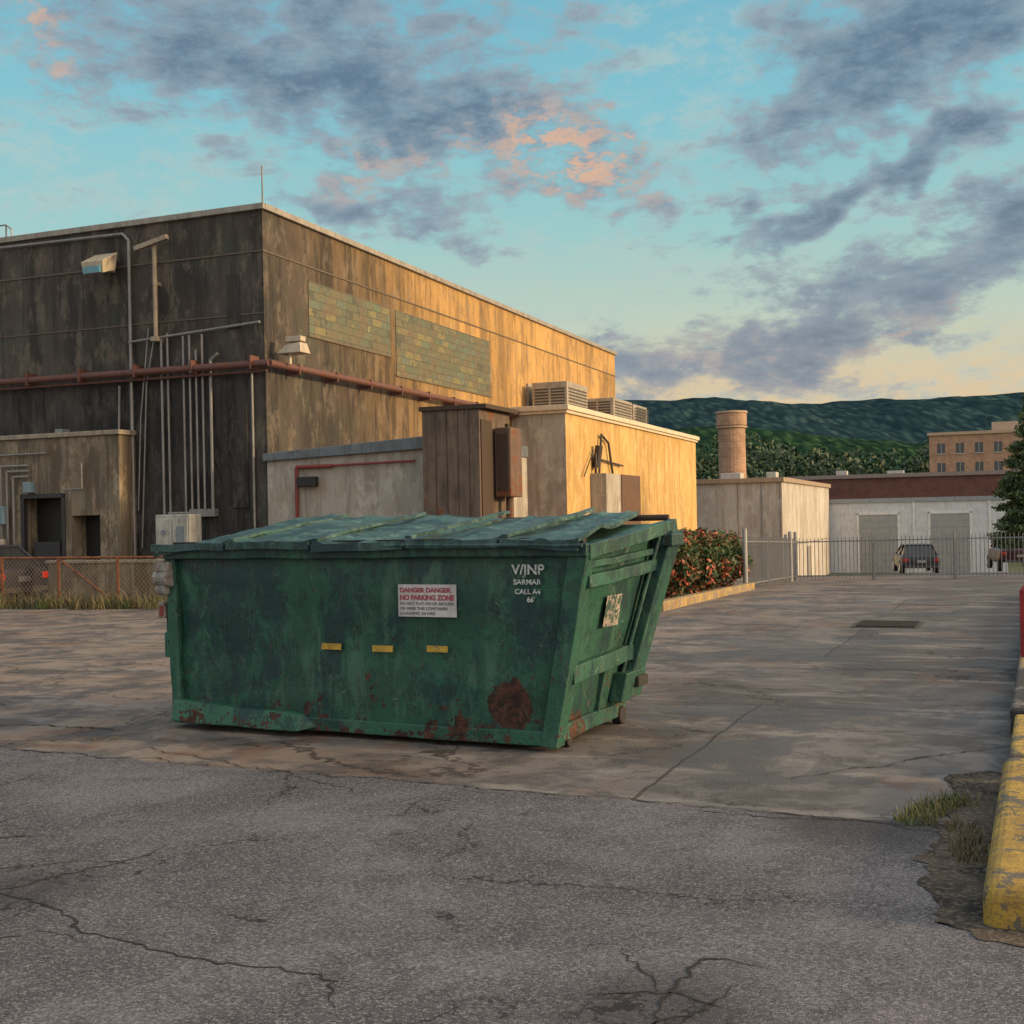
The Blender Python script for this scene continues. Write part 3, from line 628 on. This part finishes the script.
MB().box(-.55,.5,-.25,.25,.3,2.15).make('cabinet',simple('cab',(.42,.42,.38,1),.5,.1,.5),EC,.03)
m=MB(); m.box(-.5,-.05,-.28,-.251,.4,2.05).box(0,.45,-.28,-.251,.4,2.05).make('doors',simple('cab2',(.48,.47,.42,1),.5,.1,.6),EC,.01)
m=MB(); m.cyl((-.28,-.30,1.7),(-.28,-.28,1.7),.07,n=16).box(-.4,-.15,-.285,-.281,1.15,1.4).box(.1,.35,-.285,-.281,1.3,1.85).make('dials',simple('jb',(0,0,0,1)),EC)
# ---------------------------------------------------------------- metal railing fence at back
MF=empty('metal_picket_fence'); fm=simple('fence_steel',(.22,.23,.24,1),.5,.4,.3)
m=MB()
def fence_run(p,dv,L,h=1.3,sp=.115):
    k=int(L/sp)
    for i in range(k+1):
        q=p+dv*(i*sp); z0=gz(q.y)
        if i%20==0: m.box(q.x-.04,q.x+.04,q.y-.04,q.y+.04,z0-.2,z0+h+.1)
        else: m.box(q.x-.009,q.x+.009,q.y-.009,q.y+.009,z0+.07,z0+h)
    st=2.3; s_=0
    while s_<L:
        a=p+dv*s_; b_=p+dv*min(L,s_+st)
        for zz_ in(.14,h-.12): m.beam((a.x,a.y,gz(a.y)+zz_),(b_.x,b_.y,gz(b_.y)+zz_),.035,.035)
        s_+=st
e1=Vector((.367,.93)); e2=Vector((.93,-.367))
fence_run(Vector((5.65,29.2)),e1,8.3,sp=.16); fence_run(Vector((8.7,36.9)),e2,9.2)
m.make('pickets_rails_posts',fm,MF)
m=MB(); 
for q in(Vector((5.65,29.2)),Vector((8.7,36.9)),Vector((8.35,36.1))): m.cyl((q.x,q.y,gz(q.y)-.2),(q.x,q.y,gz(q.y)+1.5),.06,n=10)
m.make('gate_posts',simple('gatepost',(.35,.35,.35,1),.5,.4),MF)
# ---------------------------------------------------------------- vehicles
glass=simple('car_glass',(.02,.025,.03,1),.08,0,.1); tyre=simple('tyre',(.02,.02,.02,1),.9); redl=simple('tail_light',(.38,.015,.01,1),.3,0,.1)
chrome=simple('bright_trim',(.5,.5,.5,1),.25,.9,.1)
def car(name,loc,rz,paint,truck=False):
    e=empty(name,loc,rz)
    W_=.9 if not truck else .98; b0=.32 if not truck else .5; b1=.92 if not truck else 1.15; ht=1.45 if not truck else 1.85; L=4.5 if not truck else 5.4
    mb=MB()
    S=[(0.0,b0+.05,b1-.05,W_*.93),(.12,b0,b1,W_),(L*.3,b0-.08,b1+.02,W_*1.01),(L*.65,b0-.08,b1,W_*1.01),(L-.7,b0,b1-.1,W_*.98),(L-.05,b0+.08,b1-.25,W_*.86)]
    V=[];Fc=[]
    for (yy,z0,z1,w_) in S:
        ring=[(-w_*.9,z0),(w_*.9,z0),(w_,z0+.12),(w_*1.0,(z0+z1)/2),(w_*.97,z1-.08),(w_*.88,z1),(-w_*.88,z1),(-w_*.97,z1-.08),(-w_*1.0,(z0+z1)/2),(-w_,z0+.12)]
        V+=[(a,yy,b) for a,b in ring]
    for s in range(len(S)-1):
        for i in range(10): Fc.append((s*10+i,s*10+(i+1)%10,s*10+10+(i+1)%10,s*10+10+i))
    Fc+=[tuple(range(10)),tuple(range(50,60))]
    mb.add(V,Fc); mb.make('body',paint,e,.04,True)
    y0,y1,y2,y3=(.25,.75,2.4,3.3) if not truck else (2.0,2.15,3.4,4.0)
    mb=MB(); mb.hexa([(-W_*.88,y0,b1-.02),(W_*.88,y0,b1-.02),(W_*.88,y3,b1-.02),(-W_*.88,y3,b1-.02),(-W_*.68,y1,ht-.05),(W_*.68,y1,ht-.05),(W_*.68,y2,ht-.05),(-W_*.68,y2,ht-.05)]); mb.make('windows',glass,e,.05)
    mb=MB(); mb.box(-W_*.7,W_*.7,y1-.03,y2+.03,ht-.07,ht)
    for sx in(-1,1):
        mb.beam((sx*W_*.89,y0,b1),(sx*W_*.69,y1,ht-.03),.07,.07); mb.beam((sx*W_*.89,y3,b1),(sx*W_*.69,y2,ht-.03),.07,.07); mb.beam((sx*W_*.90,(y0+y3)/2,b1),(sx*W_*.70,(y1+y2)/2,ht-.03),.07,.07)
    mb.make('roof_and_pillars',paint,e,.03)
    mb=MB()
    for sx in(-1,1):
        for yy in(.85,L-.9): mb.cyl((sx*(W_-.2),yy,.34),(sx*(W_+.01),yy,.34),.34,n=20)
    mb.make('tyres',tyre,e)
    mb=MB()
    for sx in(-1,1):
        for yy in(.85,L-.9): mb.cyl((sx*(W_-.1),yy,.34),(sx*(W_+.02),yy,.34),.19,n=16)
    mb.make('hubs',chrome,e)
    mb=MB(); mb.box(-.75,.75,-.05,.03,b0+.0,b0+.12).make('bumper',simple('bumper',(.05,.05,.055,1),.4),e)
    mb=MB()
    for sx in(-1,1): mb.box(sx*W_*.8-.12,sx*W_*.8+.12,-.03,.1,b1-.30,b1-.14)
    mb.make('tail_lights',redl,e,.02)
    MB().box(-.2,.2,-.035,-.0,b0+.25,b0+.38).make('number_plate',chrome,e); return e
cp=simple('dark_car_paint',(.03,.035,.05,1),.3,.2,.2)
car('parked_car',(19.9,58.5,gz(58.5)-.02),-.2,cp)
car('pickup_truck',(25.2,59.5,gz(59.5)),-.25,simple('maroon_paint',(.05,.012,.014,1),.3,.2,.2),True)
car('parked_car.001',(-11.75,28.8,gz(28.8)),math.radians(90-21.5),cp)
# ---------------------------------------------------------------- trees and hills
T=empty('conifer_tree',(22.9,52,gz(52)))
m=MB(); m.cyl((0,0,-.2),(0,0,8.2),.22,.03,10)
rt=random.Random(3)
bl=[]
for k in range(46):
    z=1.1+k*.158; rr=1.85*(1-(k/46)**1.5)+.15; a=k*2.4
    for s in(0,1):
        a2=a+s*3.1+rt.random(); ex,ey=math.cos(a2)*rr*.75,math.sin(a2)*rr*.75
        m.cyl((0,0,z),(ex,ey,z+.1),.035,.01,5); f=rt.uniform(.75,1.15); bl.append((ex,ey,z+.12,.42*f*rr/1.4+.14,.42*f*rr/1.4+.14,.26*f))
m.make('trunk_and_limbs',simple('bark',(.07,.05,.035,1),.9),T)
leaves('foliage',bl,24000,.085,leafmat('conifer_leaves',(.035,.075,.025,1),(.09,.15,.04,1)),T,5,.1)
tl=[];rt=random.Random(9)
for i in range(120):
    xx=rt.uniform(20,120); yy=rt.uniform(215,300); r_=rt.uniform(2.5,5.5)
    zt=(.056+.030*mnoise.noise(Vector((xx*.06,0,0))))*yy*rt.uniform(.8,1.12)
    for k in range(3): tl.append((xx+rt.uniform(-3,3),yy,max(3,zt-r_*.8)-k*3.5,r_,r_,r_*.9))
leaves('distant_tree_line',tl,80000,.55,leafmat('distant_leaves',(.022,.055,.026,1),(.05,.10,.035,1)),None,6,.6)
def hillmat(name,c1,c2,sc_):
    m,N,b,tc=mat(name); tp=N.mapping(tc,sca=(1,.22,.6)); n=N.noise(tp,sc_*.25,4,.7); vn=N.new('ShaderNodeTexVoronoi'); N.put(vn.inputs['Vector'],tp); vn.inputs['Scale'].default_value=sc_*3.2
    v=vn.outputs[0]; rc=N.sep(vn.outputs[1])[0]
    col=N.mix(N.mapr(v,.10,.62),c2,(c1[0]*.40,c1[1]*.42,c1[2]*.5,1))
    col=N.mix(N.math('MULTIPLY',rc,.55),col,(c1[0]*.8,c1[1]*.8,c1[2]*.8,1))
    col=N.mix(N.mapr(n,.44,.58),col,N.mix(.5,col,(c1[0]*.4,c1[1]*.45,c1[2]*.55,1)))
    fin(N,b,col,1,0,None,0.0); return m
def hill(name,y0,depth,prof,mt,x0,x1,rough):
    nxh=420; nyh=30; V=[];Fc=[]
    for j in range(nyh):
        t=j/(nyh-1)
        for i in range(nxh):
            xx=x0+(x1-x0)*i/(nxh-1); h=prof(xx)*math.sin(min(1,t*1.0)*math.pi/2)**1.1
            h+=rough*(mnoise.fractal(Vector((xx*.004,t*6,y0)),1.0,2.0,4))*math.sin(t*math.pi*.9)+rough*.2*mnoise.noise(Vector((xx*.09,t*40,3)))
            V.append((xx,y0+depth*t,h-4))
    for j in range(nyh-1):
        for i in range(nxh-1): a=j*nxh+i; Fc.append((a,a+1,a+nxh+1,a+nxh))
    mb=MB(); mb.v=V; mb.f=Fc; return mb.make(name,mt,None,0,False)
def ridge(xx):
    u=xx/3200*1200; px_=u+512
    P=[(-3000,470),(0,440),(450,412),(617,404),(700,402),(780,411),(860,405),(940,399),(1024,394),(1200,385),(2200,430),(4500,500)]
    for (a,ya),(b_,yb) in zip(P[:-1],P[1:]):
        if a<=px_<=b_:
            t=(px_-a)/(b_-a); t=t*t*(3-2*t); yy=ya+(yb-ya)*t; return max(20,(518-yy-.02*(px_-512))*3200/1200)
    return 40
hill('far_hills',1700,1500,ridge,hillmat('hazy_far_forest',(.030,.066,.074,1),(.048,.092,.088,1),.018),-4500,5500,20)  # bluish base colour stands in for haze over the distant forest
def ridge2(xx):
    return 62+16*math.sin(xx*.0035+1)+10*math.sin(xx*.011)
hill('near_hills',700,500,ridge2,hillmat('near_forest',(.022,.058,.034,1),(.050,.098,.040,1),.045),-1500,2000,10)
# ---------------------------------------------------------------- DUMPSTER
D=empty('green_dumpster',(.247,8.18,0),math.radians(-25))
def dmat(name,c1,c2,rustlvl=.5,spots=(),pale=(.075,.17,.12,1)):
    m,N,b,tc=mat(name)
    x,y,z=N.sep(tc)
    big=N.noise(tc,1.3,4,.65,.5); st=N.noise(N.mapping(tc,sca=(6,6,1.0)),1.0,4,.72,.3); fine=N.noise(tc,40,3,.7); mid=N.noise(tc,5,4,.78,.3)
    col=N.mix(N.mapr(big,.38,.60),c1,c2)
    col=N.mix(N.math('MULTIPLY',N.mapr(st,.50,.66),.6),col,pale)
    dk=N.noise(N.mapping(tc,loc=(3,1,7),sca=(3.2,3.2,1.6)),1,4,.78,.3)
    dk=N.math('ADD',dk,N.math('MULTIPLY',N.mapr(N.vmath('DISTANCE',tc,(-2.7,0,1.0)),.8,.1),.14))
    dk=N.math('ADD',dk,N.math('MULTIPLY',N.mapr(z,1.1,1.38),.05))
    col=N.mix(N.math('MULTIPLY',N.mapr(dk,.50,.62),.85),col,(.010,.036,.044,1))
    col=N.mix(N.math('MULTIPLY',N.mapr(mid,.52,.62),.6),col,(.014,.044,.032,1))
    rb=N.mapr(z,.50,.05,-.07,.095,False)
    r=N.math('ADD',N.noise(tc,3.9,4,.82,.2),rb)
    rm=N.mapr(r,.66-rustlvl*.10,.69-rustlvl*.10)
    rs=N.math('MULTIPLY',N.mapr(N.noise(N.mapping(tc,loc=(5,2,1),sca=(14,14,1.1)),1,4,.78,.1),.60,.68),.65)
    chips=N.mapr(N.noise(N.mapping(tc,loc=(8,2,5)),17,3,.7),N.mapr(z,.1,1.3,.64,.69),N.mapr(z,.1,1.3,.67,.72))
    rm=N.math('MAXIMUM',N.math('MAXIMUM',rm,rs),chips)
    for (cx,cy,cz,rr) in spots:
        dd=N.vmath('DISTANCE',tc,(cx,cy,cz)); dd=N.math('ADD',dd,N.math('MULTIPLY',N.math('SUBTRACT',mid,.5),rr*1.3))
        rm=N.math('MAXIMUM',rm,N.mapr(dd,rr,rr*.88))
    rc=N.mix(N.mapr(N.noise(tc,18,4,.7),.35,.65),(.026,.013,.012,1),(.105,.038,.025,1))
    col=N.mix(rm,col,rc)
    sc1=N.mapr(N.vor(N.mapping(tc,rot=(0,.5,0),sca=(14,3,2.2)),1,'DISTANCE_TO_EDGE'),.012,.004)
    sc1=N.math('MULTIPLY',sc1,N.mapr(mid,.50,.58))
    col=N.mix(N.math('MULTIPLY',sc1,.5),col,(.20,.27,.22,1))
    col=N.mix(N.math('MULTIPLY',fine,.3),col,(.02,.04,.03,1))
    fin(N,b,col,N.mix(rm,(.48,.48,.48,1),(.9,.9,.9,1)),0,N.bump(N.noise(tc,9,3,.75),.45,.02),.35); return m
g1=dmat('green_paint_rusty',(.022,.105,.070,1),(.020,.074,.056,1),.60,[(-.30,-.02,.31,.185),(-3.0,0,.12,.10)])
g2=dmat('green_frame_paint',(.026,.118,.080,1),(.024,.086,.064,1),.58)
g3=dmat('green_lid_paint',(.045,.115,.100,1),(.045,.10,.10,1),.75,(),(.16,.24,.22,1))
BF=[(-3.2,0,.07),(0,0,.07),(.02,1.32,.07),(-3.2,1.32,.07)]; TF=[(-3.22,-.04,1.38),(.25,-.04,1.38),(.32,1.5,1.53),(-3.22,1.5,1.53)]
mb=MB(); mb.hexa(BF+TF); o=mb.make('body_shell',g1,D)
bm=bmesh.new(); bm.from_mesh(o.data); bmesh.ops.subdivide_edges(bm,edges=bm.edges,cuts=22,use_grid_fill=True)
bm.normal_update()
for v in bm.verts:
    q=v.co; n_=v.normal
    a=mnoise.noise(Vector((q.x*1.7,q.y*1.7,q.z*2.2)))*.030+mnoise.noise(Vector((q.x*6,q.y*6,q.z*6)))*.011
    edge_d=min(abs(q.z-.07),abs(q.z-1.4)); v.co+=n_*a*min(1,edge_d*5)
bm.to_mesh(o.data); bm.free()
for p in o.data.polygons: p.use_smooth=True
def wobble(o,amp=.006,cuts=10):
    bm=bmesh.new(); bm.from_mesh(o.data)
    le=[e_ for e_ in bm.edges if e_.calc_length()>.5]
    bmesh.ops.subdivide_edges(bm,edges=le,cuts=cuts,use_grid_fill=True)
    for v in bm.verts:
        q=v.co*3.1; v.co+=Vector((mnoise.noise(q),mnoise.noise(q+Vector((7,7,7))),mnoise.noise(q+Vector((17,3,9)))))*amp
    bm.to_mesh(o.data); bm.free()
m=MB()
m.beam((-3.27,-.07,1.375),(.31,-.07,1.375),.07,.085)
m.beam((-3.23,-.015,.09),(.03,-.015,.09),.05,.10)
m.hexa([(-.07,-.05,.03),(.05,-.05,.03),(.05,.09,.03),(-.07,.09,.03),(.17,-.085,1.34),(.31,-.085,1.34),(.31,.09,1.36),(.17,.09,1.36)])
m.hexa([(-3.25,-.04,.03),(-3.17,-.04,.03),(-3.17,.1,.03),(-3.25,.1,.03),(-3.28,-.08,1.34),(-3.18,-.08,1.34),(-3.18,.1,1.34),(-3.28,.1,1.34)])
def S(yv,zv,o_=0):
    t=(zv-.07)/1.36; return (0+.25*t+.04*t*(yv/1.5)+o_,-.03*t+yv,zv)
m.beam(S(-.02,1.36,.05),(.40,1.55,1.52),.07,.10)
m.beam(S(.05,.12,.03),S(1.32,.12,.03),.05,.11)
m.beam(S(.04,.52,.04),S(1.38,.56,.04),.07,.12)
m.beam(S(.04,1.16,.05),S(1.45,1.22,.05),.09,.09)
m.beam(S(.04,1.27,.04),S(1.5,1.33,.04),.06,.05)
m.beam(S(.7,.12,.025),S(.72,.5,.025),.05,.05)
o=m.make('frame_rails',g2,D); wobble(o,.012)
b=o.modifiers.new('b','BEVEL'); b.width=.008; b.segments=2; b.limit_method='ANGLE'
m=MB()
m.hexa([(.02,1.15,.28),(.15,1.15,.28),(.15,1.42,.28),(.02,1.42,.28),(.28,1.36,1.48),(.46,1.36,1.48),(.46,1.64,1.48),(.28,1.64,1.48)])
m.beam((.10,1.06,.34),(.36,1.30,1.44),.06,.03)
m.hexa([(.05,.95,.20),(.16,.95,.20),(.16,1.4,.20),(.05,1.4,.20),(.08,.98,.42),(.2,.98,.42),(.2,1.42,.42),(.08,1.42,.42)])
m.box(.3,.47,1.3,1.6,1.36,1.46)
m.make('rear_channel',g2,D,.012)
m=MB(); m.box(.08,.22,1.18,1.40,.29,.37).cyl((.0,.2,.05),(.05,.2,.05),.05,n=12).cyl((.0,1.2,.07),(.08,1.2,.07),.07,n=14).make('caster_and_bracket',simple('black_rubber',(.018,.018,.018,1),.8),D,.01)
m=MB(); m.hexa([(-3.2,-.13,.06),(-2.02,-.13,.04),(-2.02,-.01,.04),(-3.2,-.01,.06),(-3.2,-.10,.22),(-2.12,-.09,.18),(-2.12,-.01,.18),(-3.2,-.01,.22)])
m.hexa([(-2.02,-.13,.04),(-1.88,-.05,.07),(-1.88,-.01,.07),(-2.02,-.01,.04),(-2.12,-.09,.18),(-1.98,-.05,.15),(-1.98,-.01,.15),(-2.12,-.01,.18)])
o=m.make('lower_pocket',dmat('green_pocket_paint',(.035,.16,.10,1),(.03,.12,.08,1),.2),D); wobble(o,.01,8)
b=o.modifiers.new('b','BEVEL'); b.width=.01; b.segments=2; b.limit_method='ANGLE'
m=MB(); m.box(-3.36,-3.24,.02,.5,.72,.98).box(-3.34,-3.24,.02,.35,.98,1.33).box(-3.32,-3.24,-.05,.12,.55,.75).box(-3.30,-3.20,.0,.1,.1,.7); m.make('left_fork_pocket',g2,D,.012)
m=MB(); m.cyl((-3.36,-.06,1.18),(-3.20,-.09,1.18),.07,n=14).box(-3.34,-3.20,-.13,.0,1.23,1.31).cyl((-3.34,-.08,1.09),(-3.24,-.09,1.09),.045,n=12).box(-3.37,-3.30,-.06,.02,.86,.99)
m.make('hinge_hardware',simple('pale_hardware',(.34,.31,.28,1),.7,.1,.8,14,rust=.2),D,.012)
MB().box(-3.35,-3.31,-.067,-.062,.88,.96).make('red_tag',simple('redp',(0,0,0,1)),D)
ed=[-3.34,-2.62,-1.85,-1.05,-.3,.28]
for i in range(5):
    a,b_=ed[i]+.008,ed[i+1]-.008; zf=1.445+.008*math.sin(i*2.1); zb=1.62+.015*math.sin(i*1.3+1); tl_=.020*math.cos(i*1.9)
    mb=MB()
    nx_,ny_=14,14; V=[]
    for s in range(2):
        for j in range(ny_+1):
            for k in range(nx_+1):
                tx=k/nx_; ty=j/ny_; xx=a+(b_-a)*tx; yy=-.14+1.70*ty
                if i==4: xx-=.16*ty*tx
                zz_=zf+(zb-zf)*ty+tl_*(tx-.5)*2+.028*mnoise.noise(Vector((xx*2.2,yy*2.2,i)))+.008*mnoise.noise(Vector((xx*9,yy*5,i)))
                if i==0: zz_-=.06*(1-tx)**2*(1-ty)
                ph=(tx*2+.5*ty)%1.0
                if ph<.2: zz_+=.014
                V.append((xx,yy,zz_-s*.03))
    n0=(nx_+1)*(ny_+1); Fc=[]
    for j in range(ny_):
        for k in range(nx_):
            q=j*(nx_+1)+k; Fc.append((q,q+1,q+nx_+2,q+nx_+1)); Fc.append((n0+q,n0+q+nx_+1,n0+q+nx_+2,n0+q+1))
    for k in range(nx_):
        Fc.append((k,k+n0,k+1+n0,k+1)); q=ny_*(nx_+1)+k; Fc.append((q,q+1,q+1+n0,q+n0))
    for j in range(ny_):
        q=j*(nx_+1); Fc.append((q,q+nx_+1,q+nx_+1+n0,q+n0)); q+=nx_; Fc.append((q,q+n0,q+nx_+1+n0,q+nx_+1))
    mb.add(V,Fc); mb.make('lid_panel_%d'%(i+1),g3,D)
m=MB()
for i in range(5):
    a,b_=ed[i]+.01,ed[i+1]-.01; zf=1.445+.008*math.sin(i*2.1)
    m.beam((a,-.155,zf-.02),(b_,-.155,zf-.02-(.03 if i==4 else 0)),.022,.055)
for xx in ed[1:-1]: m.beam((xx+.03,-.13,1.475),(xx+.03,1.53,1.655),.05,.022)
m.cyl((-1.2,-.16,1.42),(.30,-.16,1.41),.014)
o=m.make('lid_lip_and_seams',g3,D); wobble(o,.014,8)
m=MB(); m.box(-3.24,.26,-.02,.04,1.415,1.46).make('dark_gap_shade',darkm,D)  # black strip painted in for the shade between lid and rim
m=MB(); m.cyl((-3.28,1.56,1.58),(.36,1.56,1.58),.025).make('hinge_rod',simple('rustdark',(0,0,0,1)),D)
m=MB(); m.box(-1.16,-.69,-.058,-.052,.91,1.14).make('notice_sign',simple('sign_white',(.60,.58,.58,1),.6,0,.4,10),D)
def text(body,size,loc,m_,rot=(math.pi/2,0,0),name='text',ext=.0006,sx=1,bold=0):
    c=bpy.data.curves.new(name,'FONT'); c.body=body; c.size=size; c.extrude=ext; c.offset=bold
    o=bpy.data.objects.new(name,c); sc.collection.objects.link(o); o.location=loc; o.rotation_euler=rot; o.scale=(sx,1,1); c.materials.append(m_); o.parent=D
    bpy.context.view_layer.update()
    dg=bpy.context.evaluated_depsgraph_get(); me=bpy.data.meshes.new_from_object(o.evaluated_get(dg)); o2=bpy.data.objects.new(name,me); sc.collection.objects.link(o2)
    o2.location=loc;o2.rotation_euler=rot;o2.scale=(sx,1,1);o2.parent=D
    bpy.data.objects.remove(o); return o2
pink=simple('sign_print_red',(.36,.07,.10,1),.6); gr=simple('sign_print_grey',(.16,.15,.17,1),.6); wh=worn_paint('stencil_white',(.66,.70,.66,1),(.05,.12,.09,1),.2,30)
yy_=-.0595
text('DANGER DANGER',.044,(-1.145,yy_,1.085),pink,bold=.0022,sx=1.12); text('NO PARKING ZONE',.050,(-1.145,yy_,1.03),pink,bold=.0025,sx=.96)
text('DO NOT PLAY ON OR AROUND',.028,(-1.145,yy_,.995),gr,sx=1.06,bold=.0008); text('OR NEAR THIS CONTAINER',.028,(-1.145,yy_,.96),gr,sx=1.1,bold=.0008); text('LOADING 24 HRS',.028,(-1.145,yy_,.925),gr,sx=1.3,bold=.0008)
text('V/JNP',.095,(-.25,-.070,1.215),wh,bold=.002,sx=1.05); text('SARMAR',.050,(-.24,-.070,1.145),wh,bold=.001,sx=1.1); text('CALL A4',.048,(-.23,-.070,1.08),wh,bold=.001,sx=1.05); text("66'",.050,(-.14,-.070,1.025),wh,bold=.001)
yr=worn_paint('reflector_yellow',(.60,.38,.05,1),(.2,.16,.08,1),.2,14)
for i,(xx,dz) in enumerate(((-1.83,.0),(-1.39,-.005),(-.94,.005))):
    o=MB().box(xx,xx+.17,-.05,-.044,.655+dz,.70+dz).make('reflector_strip_%d'%(i+1),yr,D)
m=MB(); 
p0=S(.55,.80,.035);p1=S(.85,.80,.035);p2=S(.85,1.03,.035);p3=S(.55,1.03,.035)
m.add([p0,p1,p2,p3],[(0,1,2,3)]); m.make('faded_label',worn_paint('label_faded',(.42,.36,.30,1),(.03,.07,.055,1),.55,9),D)
